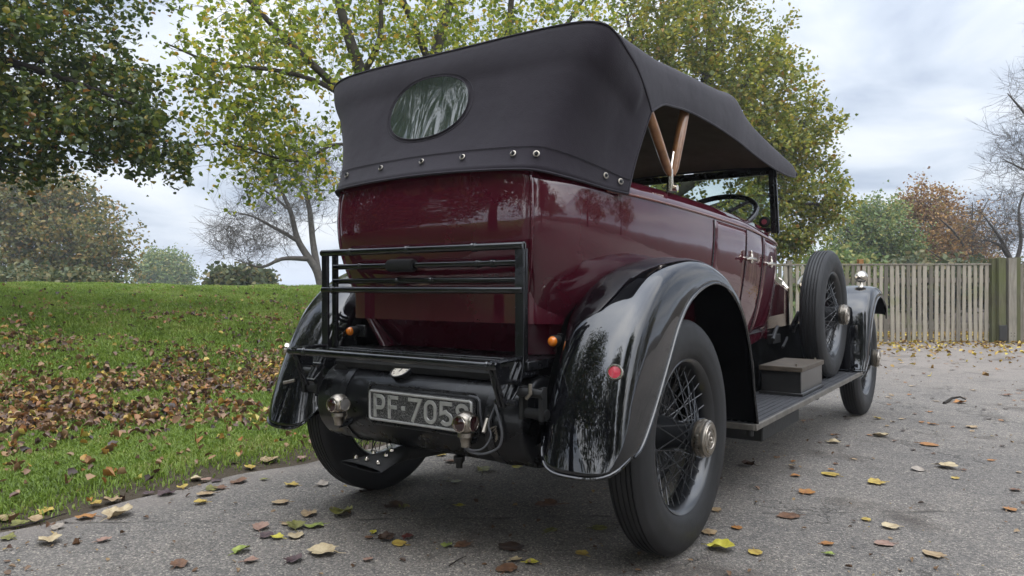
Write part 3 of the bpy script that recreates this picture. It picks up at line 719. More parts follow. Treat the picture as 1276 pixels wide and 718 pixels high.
MB().lathe([(-.0095, .0005), (-.0095, .0145), (-.008, .0145)], axis='y', c=(.527, 1.697, 1.268), n=24).build('paper_disc', M['pink'], d_)

# ---------------------------------------------------------------- hood (the folding roof)
Th = [(.652, -.045, 1.528), (.658, -.085, 1.565), (.662, -.17, 1.64), (.664, -.265, 1.688), (.657, -.318, 1.722), (.625, -.345, 1.752), (.54, -.354, 1.771), (.36, -.360, 1.776), (.17, -.362, 1.775), (0, -.362, 1.774)]
Bh = [(.622, -.165, 1.232), (.606, -.20, 1.236), (.585, -.255, 1.243), (.556, -.33, 1.256), (.52, -.405, 1.270), (.482, -.468, 1.282), (.43, -.505, 1.290), (.30, -.524, 1.297), (.15, -.533, 1.302), (0, -.536, 1.304)]
def full(h): return h+[(-x, y, z) for x, y, z in h[-2::-1]]
NU = 121
Tc, Bc = spline_t(full(Th), NU), spline_t(full(Bh), NU)
NT = 26
rear = []
for k in range(NT):
    t = k/(NT-1); row = []
    for i in range(NU):
        p = Bc[i]*(1-t)+Tc[i]*t
        c_ = Bc[i]; u = abs(i/(NU-1)*2-1)                     # 0 centre, 1 front edge of the quarter
        rad = np.array([p[0], p[1]+.05-(.25 if abs(p[0]) < .3 else 0), 0]); rad /= np.linalg.norm(rad)+1e-9
        pull = -.028*math.sin(math.pi*t**.8)*(1-.75*sstep(.75, 1, u))+.010*math.sin(math.pi*max(0, (t-.72)/.28))*(u < .85)
        p = p+rad*pull
        row.append(p)
    rear.append(row)
SEC = [  # y, edge z, crown z, open-edge z, half width
 (.06, 1.735, 1.796, 1.572, .648), (.15, 1.740, 1.800, 1.585, .646), (.32, 1.749, 1.810, 1.597, .645), (.56, 1.757, 1.822, 1.594, .645), (.78, 1.766, 1.835, 1.582, .645),
 (.90, 1.776, 1.852, 1.573, .645), (.96, 1.766, 1.848, 1.569, .643), (1.04, 1.738, 1.832, 1.564, .638), (1.20, 1.703, 1.806, 1.552, .632), (1.45, 1.665, 1.762, 1.532, .632), (1.68, 1.632, 1.715, 1.520, .636), (1.84, 1.606, 1.675, 1.522, .640), (1.90, 1.585, 1.648, 1.530, .638), (1.925, 1.560, 1.615, 1.540, .632)]
roof = [list(r) for r in [Tc]]
for y, ze, zc_, zo, hw in SEC:
    h = [(hw, y, zo), (hw+.003, y, zo+(ze-zo)*.25), (hw+.002, y, zo+(ze-zo)*.52), (hw-.004, y, zo+(ze-zo)*.80), (hw-.022, y, ze), (hw-.07, y, ze+(zc_-ze)*.42), (hw-.16, y, ze+(zc_-ze)*.65), (.33, y, ze+(zc_-ze)*.88), (.16, y, ze+(zc_-ze)*.97), (0, y, zc_)]
    roof.append(spline_t(full(h), NU))
# smooth the stations lengthways
roof = np.array([np.array(r) for r in roof])
dense = np.stack([spline_t(roof[:, i, :], 70) for i in range(NU)], 1)
rr_ = [[tuple(p) for p in r] for r in rear]+[[tuple(p) for p in r] for r in dense[1:]]
hood = MB().grid(rr_).build('hood', M['canvas'], car, angle=0, solid=.006, solid_off=-1, mats=[M['canvas'], M['lining']])
# seams: piping round the rear bow, hem line along the bottom, hem round the side openings
b = MB(); b.tube([tuple(p+np.array([0, 0, .001])) for p in Tc], .0042, 6, cap=False)
b.build('seam', M['canvas'], hood)
b = MB(); b.tube([tuple(np.array(p)*np.array([1.004, 1.006, 1])) for p in rear[4]], .0014, 5, cap=False)
b.tube([tuple(p) for p in rear[0]], .0042, 6)
b.tube([tuple(dense[k][0]) for k in range(70)], .005, 6); b.tube([tuple(dense[k][-1]) for k in range(70)], .005, 6)
b.tube([tuple(rear[k][0]) for k in range(NT)], .004, 6); b.tube([tuple(rear[k][-1]) for k in range(NT)], .004, 6)
b.tube([tuple(p) for p in dense[-1]], .009, 8)
b.build('hem', M['canvas'], hood)
# turn-button studs through the hem
def hood_hit(x, t):
    k = t*(NT-1); k0 = int(k); row = [Vector(rear[k0][i]).lerp(Vector(rear[min(k0+1, NT-1)][i]), k-k0) for i in range(NU)]
    return row
srow = hood_hit(0, .105)
def stud(i):
    p = srow[i]; tg = (srow[min(i+1, NU-1)]-srow[max(i-1, 0)]).normalized(); up_ = (Vector(rear[6][i])-Vector(rear[1][i])).normalized(); n = tg.cross(up_).normalized()
    if n.dot(Vector((p.x, p.y+.1 if abs(p.x) > .4 else -1, 0))) < 0: n = -n
    q = Vector((0, 0, 1)).rotation_difference(n).to_matrix()
    s_ = MB().lathe([(.003, .0075), (.005, .0108), (.007, .0108), (.0078, .0075), (.0055, .0058)], axis='z', n=18, rot=q, c=p).build('stud', M['dullnickel'], hood)
    bb = MB(); bb.lathe([(.005, .006), (.0075, .006), (.0075, .0001)], axis='z', n=12, rot=q, c=p); bb.box(p+n*.011, (.003, .010, .008), q)
    bb.build('button', M['satin'], s_)
for x in (.602, .578, .455, .385, .19, -.01, -.21, -.395, -.50, -.60):
    stud(min(range(NU), key=lambda k: abs(srow[k].x-x)))
def hood_pt(x, z):
    best = None
    i = min(range(NU), key=lambda k: abs(Bc[k][0]*.75+Tc[k][0]*.25-x))
    # bilinear walk on the rear panel
    zs = [rear[k][i][2] for k in range(NT)]; k = int(np.clip(np.searchsorted(zs, z)-1, 0, NT-2)); f = (z-zs[k])/(zs[k+1]-zs[k])
    def rowx(i_): return Vector(rear[k][i_]).lerp(Vector(rear[k+1][i_]), f)
    for j in range(NU-1):
        a_, b_ = rowx(j), rowx(j+1)
        if (a_.x-x)*(b_.x-x) <= 0 and a_.y < -.2 and abs(a_.x-b_.x) > 1e-9: return a_.lerp(b_, (x-a_.x)/(b_.x-a_.x))
    return rowx(i)
WC, WA, WB_ = (-.050, 1.565), .186, .116
def oval(s, off):
    o = []
    for q in np.linspace(0, 2*math.pi, 56, endpoint=False):
        ca, sa_ = math.cos(q), math.sin(q)
        p = hood_pt(WC[0]+WA*s*math.copysign(abs(ca)**.9, ca), WC[1]+WB_*s*math.copysign(abs(sa_)**.9, sa_)); o.append(p+Vector((0, -off, .0)))
    return o
rings = [oval(s, .005) for s in (1.0, .85, .7, .55, .4, .25, .12, .0)]
MB().grid(rings, closed_u=True).build('rear_window', M['celluloid'], hood)
b = MB(); b.tube(oval(1.0, .004), .0022, 8, closed=True); b.tube(oval(1.09, .001), .0012, 6, closed=True); b.build('window_surround', M['canvas'], hood)

# hood sticks
b = MB(); hinge = Vector((.607, .215, 1.325))
def stick(a_, b_, w): return MB().tube([a_, a_.lerp(b_, .08), a_.lerp(b_, .5), b_], [.010*w, .017*w, .019*w, .018*w], 12)
for sx in (1, -1):
    h0 = Vector((sx*.607, .215, 1.345))
    s1 = stick(h0, Vector((sx*.616, -.045, 1.60)), 1.0).build('hood_stick', M['wood'], car)
    s2 = stick(h0+Vector((0, .03, 0)), Vector((sx*.616, .385, 1.70)), 1.1).build('hood_stick', M['wood'], car)
    b = MB(); b.tube([h0+Vector((0, 0, -.065)), h0+Vector((0, .006, -.03)), h0+Vector((0, .012, .02))], [.010, .013, .010], 8)
    b.tube([h0+Vector((0, .012, .01)), h0+Vector((0, .04, .09))], .005, 6); b.tube([h0+Vector((-.02*sx, .03, -.05)), h0+Vector((.02*sx, .03, -.05))], .012, 10)
    b.tube([h0+Vector((0, .012, 0)), h0+Vector((0, .03, -.05))], .008, 8)
    b.build('hood_hinge', M['nickel'], car)
for y, z, in ((-.045, 1.60), (.385, 1.68)):
    pts = [(x, y+(.0 if y > .1 else -.30*(1-abs(x/.62)**6)), z+(.14 if y < .1 else .13)*(1-abs(x/.622)**4)) for x in np.linspace(-.622, .622, 23)]
    MB().tube(pts, .016, 8).build('hood_bow', M['satin'], car)
MB().box((0, 1.70, 1.548), (1.22, .06, .03)).build('header_rail', M['satin'], car)

# ---------------------------------------------------------------- wings
REAR_WING = [  # inner edge, crest, outer lip
 ((.50, -.535, .400), (.655, -.600, .372), (.79, -.520, .392)),
 ((.50, -.505, .470), (.655, -.578, .470), (.80, -.440, .445)),
 ((.50, -.465, .575), (.655, -.548, .580), (.80, -.350, .535)),
 ((.50, -.405, .705), (.658, -.490, .720), (.80, -.247, .669)),
 ((.50, -.335, .835), (.662, -.395, .858), (.80, -.151, .797)),
 ((.53, -.215, .925), (.672, -.235, .972), (.80, -.056, .872)),
 ((.57, -.050, .975), (.685, -.030, 1.018), (.80, .077, .919)),
 ((.595, .130, .980), (.692, .170, 1.012), (.80, .214, .928)),
 ((.60, .330, .930), (.700, .385, .945), (.80, .372, .882)),
 ((.59, .500, .825), (.705, .545, .825), (.80, .508, .768)),
 ((.58, .600, .640), (.708, .645, .640), (.80, .591, .615)),
 ((.57, .645, .450), (.710, .690, .450), (.80, .635, .455)),
 ((.57, .680, .338), (.710, .715, .338), (.80, .672, .345))]
FRONT_WING = [
 ((.52, 2.860, .352), (.68, 2.860, .354), (.83, 2.900, .352)),
 ((.52, 2.900, .420), (.69, 2.890, .440), (.84, 2.950, .430)),
 ((.52, 2.930, .580), (.70, 2.915, .600), (.845, 2.990, .570)),
 ((.52, 2.980, .760), (.71, 2.965, .775), (.848, 3.070, .715)),
 ((.52, 3.100, .885), (.715, 3.095, .885), (.85, 3.180, .805)),
 ((.52, 3.270, .925), (.715, 3.270, .915), (.85, 3.310, .835)),
 ((.52, 3.450, .900), (.715, 3.450, .892), (.85, 3.450, .815)),
 ((.52, 3.600, .815), (.715, 3.605, .815), (.85, 3.570, .755)),
 ((.53, 3.690, .700), (.715, 3.700, .705), (.84, 3.650, .670))]
def wing_rows(st, nu=60, nv=15, sx=1):
    I, C, L = [spline_t([s[k] for s in st], nu) for k in range(3)]
    rows = []
    for a, c, l in zip(I, C, L):
        k = c*.86+l*.14; k[0] = l[0]-.030                       # the full shoulder just inside the lip
        k2 = c*.45+l*.55; k2[0] = l[0]-.003
        c2 = a*.16+c*.84; c2[0] = a[0]*.62+c[0]*.38
        rows.append([(sx*p[0], p[1], p[2]) for p in spline([a, c2, c, k, k2, l], nv)])
    return rows
def wing(st, sx, name, label, round_tail=True):
    rows = wing_rows(st, 64, 25, sx)
    if round_tail:                                             # rounded corners of the tail
        c0 = [np.array(p) for p in rows[0]]
        for j in range(9):
            f = (1-j/9)**2
            for q in range(25):
                v = abs(q/24*2-1)
                p = np.array(rows[j][q]); p += (np.array(rows[9][q])-np.array(rows[0][q]))*f*(.55*v**3.4); rows[j][q] = tuple(p)
    w = MB().grid(rows).build(name, M['black'], car, angle=0, solid=.004, solid_off=-1, mats=[M['black'], M['inner']], label=label)
    edge = [rows[0][q] for q in range(0, 25)]+[r[-1] for r in rows[1:]]
    b = MB(); b.tube(edge, .0055, 8); b.build('wired_edge', M['black'], w)
    # inside wall closing the wheel arch against the chassis
    inn = [r[0] for r in rows]
    b = MB(); b.grid([inn, [(sx*(.47), p[1]*.97+.0, max(p[2]-.02, .30)) for p in inn]])
    b.grid([[(sx*.47, p[1]*.97, max(p[2]-.02, .30)) for p in inn], [(sx*.47, p[1]*.6 if name == 'rear_wing' else WB+(p[1]-WB)*.6, .50) for p in inn]])
    b.build('inner_wall', M['inner'], w)
    return w, rows
rw, rrows = wing(REAR_WING, 1, 'rear_wing', 'right rear wing with a red reflector')
lw, lrows = wing(REAR_WING, -1, 'rear_wing', 'left rear wing beside the grass')
fw1, frows = wing(FRONT_WING, 1, 'front_wing', 'right front wing carrying a side lamp', False)
fw2, _ = wing(FRONT_WING, -1, 'front_wing', 'left front wing', False)
def nearest_on(rows, px, py):
    """where the line of sight of the survey meets the wing"""
    best = None
    for r in rows[1:-1]:
        for p in r[1:-1]:
            d = Vector(p)-Vector(CAM); z = d.dot(Vector(FW)); u = 638+FPX*d.dot(Vector(RT))/z; v = 359-FPX*d.dot(Vector(UP))/z
            e = (u-px)**2+(v-py)**2
            if best is None or e < best[0]: best = (e, Vector(p))
    return best[1]
for sx, rows in ((1, rrows), (-1, lrows)):
    p = Vector((sx*(.735 if sx > 0 else .775), -.47, .664))
    # put it on the surface
    cands = [(j, q) for j in range(1, len(rows)-1) for q in range(1, 20)]
    j, q = min(cands, key=lambda c: (Vector(rows[c[0]][c[1]])-p).length)
    P0 = Vector(rows[j][q]); n = (Vector(rows[j+1][q])-Vector(rows[j-1][q])).cross(Vector(rows[j][q+1])-Vector(rows[j][q-1])).normalized()
    if n.y > 0: n = -n
    n = (n+Vector((0, -.4, 0))).normalized()
    rot = Vector((0, 0, 1)).rotation_difference(n).to_matrix()
    rf = MB().lathe([(-.006, .024), (.010, .0245), (.014, .022), (.014, .0185), (.011, .0180)], axis='z', n=28, rot=rot, c=P0).build('reflector', M['nickel'], car)
    MB().lathe([(.0105, .0185), (.0125, .012), (.013, .0001)], axis='z', n=24, rot=rot, c=P0).build('lens', M['redlens'], rf)
# side lamps on the front wings
for sx in (1, -1):
    c = (sx*.745, 3.21, .975)
    sl = MB().lathe([(-.052, .030), (-.045, .038), (-.02, .043), (.01, .040), (.035, .026), (.048, .006), (.05, .0001)][::-1], axis='y', c=(c[0], c[1], c[2]), n=24, rot=Matrix.Scale(-1, 3, Vector((0, 1, 0)))).build('side_lamp', M['nickel'], car)
    b = MB(); b.tube([(c[0], c[1], c[2]-.035), (c[0], c[1], c[2]-.055), (c[0], c[1], c[2]-.085)], [.012, .014, .028], 12); b.build('lamp_foot', M['nickel'], sl)
    MB().lathe([(.050, .034), (.056, .02), (.058, .0001)], axis='y', c=c, n=20).build('lens', M['clearlens'], sl)

# ---------------------------------------------------------------- running boards, box, aprons, chassis
for sx in (1, -1):
    b = MB()
    b.grid([[(sx*.50, y, .340), (sx*.79, y, .340)] for y in (.66, 2.95)]); b.grid([[(sx*.50, y, .318), (sx*.79, y, .318)] for y in (.66, 2.95)])
    b.grid([[(sx*.50, .66, z), (sx*.79, .66, z)] for z in (.318, .340)]); b.grid([[(sx*.50, 2.95, z), (sx*.79, 2.95, z)] for z in (.318, .340)])
    rb = b.build('running_board', M['board'], car)
    b = MB(); b.box((sx*.797, 1.805, .331), (.012, 2.31, .026)); b.box((sx*.648, .653, .331), (.29, .012, .026)); b.build('edging', M['alu'], rb, bevel=.002)
    b = MB()
    for k in range(9): b.box((sx*(.53+.03*k), 1.8, .3415), (.010, 2.26, .003))
    b.build('rubber_ribs', M['board'], rb)
    b = MB(); b.grid([[(sx*(.50-.06*(z-.32)/.34), y, z) for z in (.32, .45, .66)] for y in np.linspace(.62, 2.92, 8)]); b.build('apron', M['inner'], car)
    b = MB()
    for y in (.9, 1.9, 2.8): b.box((sx*.55, y, .30), (.42, .035, .03))
    b.tube([(sx*.76, .70, .325), (sx*.76, .70, .285)], .014, 10)
    b.build('board_bracket', M['grime'], rb)
b = MB(); b.box((.655, 1.20, .27), (.20, .62, .09)); b.build('undertray_box', M['grime'], car, bevel=.006)
tb = MB().box((.648, 1.80, .405), (.205, .46, .126)).build('battery_box', M['boxgrey'], car, bevel=.004)
MB().box((.648, 1.80, .481), (.222, .485, .026)).build('lid', M['woodlid'], tb, bevel=.003)
b = MB(); b.box((.648, 1.80, .350), (.225, .48, .014)); b.build('base_flange', M['boxgrey'], tb, bevel=.002)
b = MB()
for y in (1.60, 2.0):
    b.tube([(.72, y, .494), (.72, y, .507)], .006, 8)
b.build('catch', M['dullnickel'], tb)
# clamp and wing-well strap of the spare
b = MB(); b.tube([(.655, 2.53, .735), (.50, 2.53, .735), (.45, 2.53, .62)], .022, 10); b.build('spare_carrier', M['satin'], car)
b = MB(); b.tube([(.40, 2.62, .60), (.47, 2.35, .58), (.50, 2.15, .545)], .008, 8); b.tube([(.44, 2.25, .66), (.47, 2.1, .64), (.49, 1.98, .60)], .012, 8)
b.box((.46, 2.08, .60), (.05, .16, .05)); b.build('brake_linkage', M['grime'], car)

b = MB()
for sx in (1, -1):
    b.tube([(sx*.40, -.52, .60), (sx*.40, -.2, .66), (sx*.39, .2, .64), (sx*.38, .7, .52), (sx*.37, 2.6, .52), (sx*.36, 3.6, .56)], .045, 4)
b.tube([(-.42, -.50, .64), (.42, -.50, .64)], .03, 8); b.tube([(-.40, .55, .5), (.40, .55, .5)], .03, 8)
b.box((0, .95, .56), (.66, 2.2, .03)); b.build('chassis', M['grime'], car)
b = MB(); b.box((0, -.40, .672), (.92, .26, .030)); b.box((0, -.512, .668), (.90, .02, .05)); b.build('rear_shelf', M['satin'], car, bevel=.004)
# rear axle, springs
b = MB(); b.tube([(-.62, 0, RT_), (-.25, 0, RT_), (-.15, 0, RT_), (.15, 0, RT_), (.25, 0, RT_), (.62, 0, RT_)], [.045, .055, .075, .075, .055, .045], 16)
b.lathe([(-.17, .04), (-.13, .12), (-.05, .165), (.05, .165), (.13, .12), (.17, .04)], c=(0, 0, RT_-.01), n=24)
b.tube([(0, .1, RT_), (0, 1.6, .45)], .05, 12); b.build('rear_axle', M['grime'], car)
b = MB(); b.tube([(-.62, WB, RT_), (-.4, WB, .34), (.4, WB, .34), (.62, WB, RT_)], .035, 10); b.build('front_axle', M['grime'], car)
for sx in (1, -1):
    b = MB()
    for k in range(7):
        L = .56-.07*k; z0 = .475-.011*k
        b.grid([[(sx*.50+dx, y, z0-.10*(1-(y/.58)**2)+.06+dz) for dx in (-.026, .026)] for y in np.linspace(-L, L, 13) for dz in (0,)])
    b.tube([(sx*.46, -.56, .535), (sx*.55, -.56, .535)], .016, 10); b.tube([(sx*.46, -.58, .60), (sx*.55, -.58, .60)], .014, 10); b.box((sx*.54, -.57, .567), (.012, .03, .10)); b.box((sx*.47, -.57, .567), (.012, .03, .10))
    b.build('leaf_spring', M['grime'], car, solid=.007)

# ---------------------------------------------------------------- petrol tank, plate, rear lamps
TC = (-.435, .487)
b = MB(); b.lathe([(-.47, .02), (-.47, .130), (-.466, .142), (-.455, .148), (.455, .148), (.466, .142), (.47, .130), (.47, .02)], c=(0, TC[0], TC[1]), n=48, cap=True)
tank = b.build('petrol_tank', M['tank'], car, angle=50)
def ring(x, r=.152, w=.016, a0=-1.5, a1=3.9):
    rows = []
    for q in np.linspace(a0, a1, 30):
        rows.append([(x+dx, TC[0]-math.cos(q)*rr2, TC[1]+math.sin(q)*rr2) for dx, rr2 in ((-w, r-.004), (-w, r), (w, r), (w, r-.004))])
    return rows
for x in (-.33, .345):
    MB().grid(ring(x)).build('tank_strap', M['satin'], tank)
    b = MB(); 
    for q in np.linspace(0, 1, 7): b.tube([(x+.012+.03*math.sin(q*40), TC[0]-.158, TC[1]-.01-.012*q*3), (x+.04, TC[0]-.160, TC[1]+.002-.012*q*3)], .003, 5)
    b.tube([(x, TC[0]-.152, TC[1]+.02), (x, TC[0]-.175, TC[1]-.02)], .008, 8); b.build('strap_bolt', M['dullnickel'], tank)
b = MB(); b.lathe([(-.02, .02), (-.035, .02), (-.045, .012), (-.06, .012)], axis='z', c=(.13, TC[0]-.03, TC[1]-.128), n=14, cap=True); b.build('drain_plug', M['grime'], tank)
gn = Vector((-.02, -.72, .70)).normalized(); gq = Vector((0, 0, 1)).rotation_difference(gn).to_matrix() @ Matrix.Rotation(R(20), 3, 'Z')
gsc = gq @ Matrix.Diagonal((1.35, .92, 1)); gc = Vector((-.080, -.525, .619))
gau = MB().lathe([(-.016, .030), (.006, .034), (.012, .033), (.013, .029), (.009, .0285)], axis='z', n=32, rot=gsc, c=gc).build('fuel_gauge', M['satin'], tank)
b = MB().lathe([(.0095, .0283), (.010, .0001)], axis='z', n=32, rot=gsc, c=gc); b.build('dial', M['dial'], gau)
b = MB()
for q in np.linspace(-2, 2, 9):
    d1 = gsc @ Vector((.024*math.sin(q), .024*math.cos(q), .0105)); d2 = gsc @ Vector((.019*math.sin(q), .019*math.cos(q), .0105)); b.tube([gc+d1, gc+d2], .0009, 4)
b.tube([gc+gsc @ Vector((-.004, -.006, .0115)), gc+gsc @ Vector((.012, .014, .0115))], .0012, 4); b.build('needle', M['grime'], gau)

PX0, PX1, PZ0, PZ1, PY = -.170, .296, .453, .562, -.598
def round_rect(x0, x1, z0, z1, r, y):
    o = []
    for cx_, cz_, a0 in ((x1-r, z1-r, 0), (x0+r, z1-r, 90), (x0+r, z0+r, 180), (x1-r, z0+r, 270)):
        for k in range(5): a = R(a0+22.5*k); o.append((cx_+r*math.cos(a), y, cz_+r*math.sin(a)))
    return o
b = MB(); rr1 = round_rect(PX0, PX1, PZ0, PZ1, .012, PY); rr2 = round_rect(PX0, PX1, PZ0, PZ1, .012, PY+.014)
b.grid([rr1, rr2], closed_u=True); b.add(rr1, [tuple(range(20))]); b.add(rr2, [tuple(range(20))]); pl = b.build('number_plate', M['plategrain'], car, angle=30, label='PF 7058 number plate')
b = MB(); b.tube(round_rect(PX0+.006, PX1-.006, PZ0+.006, PZ1-.006, .009, PY-.001), .0045, 8, closed=True); b.build('plate_rim', M['numeral'], pl)
b = MB(); b.tube(round_rect(PX0-.010, PX1+.012, PZ0-.010, PZ1+.016, .02, PY+.012), .005, 8, closed=True); b.tube([(PX0, PY+.03, PZ0-.005), (PX1, PY+.03, PZ0-.005)], .008, 6); b.build('plate_carrier', M['satin'], pl)
# pressed numerals, drawn as strokes
def stroke(b, pts, w=.0072, d=.004):
    """flat raised stroke along a polyline in plate space (u,v)"""
    P = [Vector((p[0], p[1])) for p in pts]; Lft, Rgt = [], []
    for i, p in enumerate(P):
        if i == 0: n = (P[1]-P[0]).normalized(); nn = Vector((-n.y, n.x)); k = 1
        elif i == len(P)-1: n = (P[-1]-P[-2]).normalized(); nn = Vector((-n.y, n.x)); k = 1
        else:
            n1_ = (P[i]-P[i-1]).normalized(); n2_ = (P[i+1]-P[i]).normalized(); a1 = Vector((-n1_.y, n1_.x)); a2 = Vector((-n2_.y, n2_.x)); nn = (a1+a2).normalized(); k = 1/max(.5, nn.dot(a1))
        Lft.append(p+nn*w*k); Rgt.append(p-nn*w*k)
    y0, y1 = PY-.0005, PY-d
    rows = [[(l.x, y0, l.y), (l.x*.9+r.x*.1, y1, l.y*.9+r.y*.1), (l.x*.1+r.x*.9, y1, l.y*.1+r.y*.9), (r.x, y0, r.y)] for l, r in zip(Lft, Rgt)]
    k0 = len(b.v); b.grid(rows); b.f += [(k0, k0+1, k0+2, k0+3), tuple(k0+(len(rows)-1)*4+q for q in range(4))]
def arc(cx_, cz_, rx, rz, a0, a1, n=14): return [(cx_+rx*math.cos(R(a)), cz_+rz*math.sin(R(a))) for a in np.linspace(a0, a1, n)]
def glyph(ch, x, z, w, h):
    b = MB(); s = .0068; xl, xr, zb, zt = x+s, x+w-s, z+s, z+h-s; xm = x+w/2
    if ch == 'P':
        stroke(b, [(xl, z), (xl, z+h)], s); r = h*.25
        stroke(b, [(xl, zt), (xr-r*.8, zt)]+arc(xr-r*.8, zt-r, r*.8, r, 90, -90)[1:]+[(xl, zt-2*r)], s)
    elif ch == 'F':
        stroke(b, [(xl, z), (xl, z+h)], s); stroke(b, [(xl, zt), (x+w, zt)], s); stroke(b, [(xl, z+h*.50), (x+w*.85, z+h*.50)], s)
    elif ch == '7': stroke(b, [(x, zt), (xr, zt), (x+w*.30, z)], s)
    elif ch == '0':
        rx, rz = (xr-xl)/2, (zt-zb)/2; r = rx
        stroke(b, arc(xm, zt-r, r, r, 0, 180)+arc(xm, zb+r, r, r, 180, 360)+[(xr, zt-r), (xr, zt-r+.001)], s)
    elif ch == '5':
        r = (h*.60-2*s)/2
        stroke(b, [(x+w-.002, zt), (xl+.001, zt), (xl, z+h*.50), (xm-.002, z+h*.585)]+arc(xm, zb+r, (xr-xl)/2, r, 80, -150, 18), s)
    elif ch == '8':
        r2 = (h-2*s)*.27; r1 = (h-2*s)*.23
        stroke(b, arc(xm, zb+r2, (xr-xl)/2, r2, 90, 451, 26), s); stroke(b, arc(xm, zt-r1, (xr-xl)/2*.9, r1, -90, 271, 24), s)
    elif ch == '.': stroke(b, [(x, z+h*.5), (x+.016, z+h*.5)], .0075)
    return b
GH = .080; gz = (PZ0+PZ1)/2-GH/2
for ch, x, w in (('P', -.145, .056), ('F', -.076, .050), ('.', -.011, 0), ('7', .020, .060), ('0', .090, .056), ('5', .158, .056), ('8', .224, .056)):
    glyph(ch, x, gz, w, GH).build('numeral' if ch.isdigit() else 'lettering', M['numeral'], pl, angle=30)

def tail_lamp(x, y, z, m1, m2, label):
    r = .0365
    b = MB()
    rows = []
    for ph in np.linspace(-1.45, 1.45, 15):
        row = []
        for th in np.linspace(0, 2*math.pi, 36, endpoint=False):
            d = Vector((math.cos(ph)*math.cos(th), math.cos(ph)*math.sin(th), math.sin(ph)))
            d = Vector((math.copysign(abs(d.x)**.85, d.x), math.copysign(abs(d.y)**.85, d.y), d.z)).normalized()*r
            d.x = min(d.x, .031); d.y = max(d.y, -.031); d.y = min(d.y, .033); row.append(Vector((x, y, z))+d)
        rows.append(row)
    b.grid(rows, closed_u=True); b.lathe([(-.030, .026), (-.043, .026), (-.046, .020), (-.066, .015), (-.075, .015)], axis='z', c=(x, y, z), n=20, cap=True)
    l = b.build('tail_lamp', M['dullnickel'], car, angle=50, label=label)
    MB().lathe([(-.0305, .0255), (-.0345, .0255), (-.0355, .0225), (-.0325, .022)], axis='y', c=(x, y, z), n=28).build('lens_rim', M['nickel'], l)
    MB().lathe([(-.0327, .0222), (-.035, .014), (-.036, .0001)], axis='y', c=(x, y, z), n=24).build('lens', m1, l)
    MB().lathe([(.0305, .0255), (.0345, .0255), (.0355, .0225), (.0325, .022)], axis='x', c=(x, y, z), n=28).build('lens_rim', M['nickel'], l)
    MB().lathe([(.0327, .0222), (.035, .014), (.036, .0001)], axis='x', c=(x, y, z), n=24).build('lens', m2, l)
    return l
L1 = tail_lamp(.296, -.635, .497, M['darkred'], M['darkred'], 'right tail lamp with two dark red lenses')
L2 = tail_lamp(-.285, -.635, .503, M['darkred'], M['clearlens'], 'left tail lamp with one red and one clear lens')
for l, x in ((L1, .285), (L2, -.285)):
    b = MB(); b.tube([(x, -.635, .44), (x, -.63, .425), (x, -.58, .43), (x, -.55, .47)], .010, 8); b.build('lamp_bracket', M['satin'], l)
b = MB(); b.tube([tuple(p) for p in spline([(.285, -.635, .432), (.30, -.63, .410), (.345, -.615, .402), (.395, -.60, .425), (.41, -.60, .47), (.395, -.598, .52), (.375, -.585, .57), (.40, -.56, .62)], 40)], .0042, 6)
b.tube([tuple(p) for p in spline([(.285, -.635, .435), (.31, -.635, .415), (.35, -.62, .42), (.372, -.606, .46), (.36, -.60, .50), (.385, -.57, .59)], 30)], .003, 6)
b.build('lamp_cable', M['cable'], L1)
b = MB(); b.tube([tuple(p) for p in spline([(PX1-.02, PY+.005, PZ1+.012), (PX1+.02, PY+.004, PZ1+.004), (PX1+.026, PY+.004, PZ1-.04), (PX1+.03, PY+.01, PZ0+.02)], 24)], .0035, 6); b.build('plate_cable', M['cable'], pl)

# indicators
for sx in (1, -1):
    c = Vector((sx*.473, -.395, .743))
    h = MB().lathe([(.03, .006), (.028, .018), (-.008, .0195), (-.012, .0175)], axis='y', c=c, n=22, cap=True).build('indicator', M['rubber'], car)
    MB().lathe([(-.011, .017), (-.020, .0155), (-.026, .010), (-.028, .0001)], axis='y', c=c, n=22).build('lens', M['amber'], h)
    MB().box(c+Vector((.022*1, .026, 0)), (.055, .012, .048)).build('bracket', M['satin'], h, bevel=.003)
    MB().tube([c+Vector((0, .01, -.015)), c+Vector((0, .02, -.075))], .005, 8).build('stalk', M['satin'], h)

# ---------------------------------------------------------------- luggage rack
RX = .447
lr = None
for sx in (1, -1):
    rack = MB()
    path = spline([(sx*RX, -.554, 1.055), (sx*RX, -.554, .78), (sx*RX, -.556, .68), (sx*RX, -.585, .61), (sx*RX, -.640, .565)], 26)
    rows = [[(p[0]+dx, p[1]+dy, p[2]) for dx, dy in ((-.016, -.006), (.016, -.006), (.016, .006), (-.016, .006))] for p in path]
    rack.grid(rows, closed_u=True); rack.add(rows[0], [(0, 1, 2, 3)]); rack.add(rows[-1], [(0, 1, 2, 3)])
    u_ = rack.build('luggage_rack' if lr is None else 'upright', M['rackblack'], car if lr is None else lr, bevel=.002)
    if lr is None: lr = u_
    f_ = MB().box((sx*(RX-.012), -.517, .86), (.026, .012, .36)).build('folded_upright', M['rackblack'], lr, bevel=.002)
    MB().tube([(sx*RX, -.556, .645), (sx*RX, -.47, .645)], .013, 8).build('pivot', M['rackblack'], lr)
def bar(y, z, x0, x1, r, cols):
    b = MB(); b.tube([(x0, y, z), (x1, y, z)], r, 12)
    for x in cols: b.lathe([(-.010, r), (-.008, r+.003), (-.003, r+.003), (0, r+.0015), (.003, r+.003), (.008, r+.003), (.010, r)], c=(x, y, z), n=14)
    return b.build('rail', M['black'], lr)
bar(-.556, 1.047, -RX-.016, RX+.016, .0125, (-.30, -.02, .27))
bar(-.520, .995, -RX+.01, RX-.01, .0105, (-.29, .26, .32))
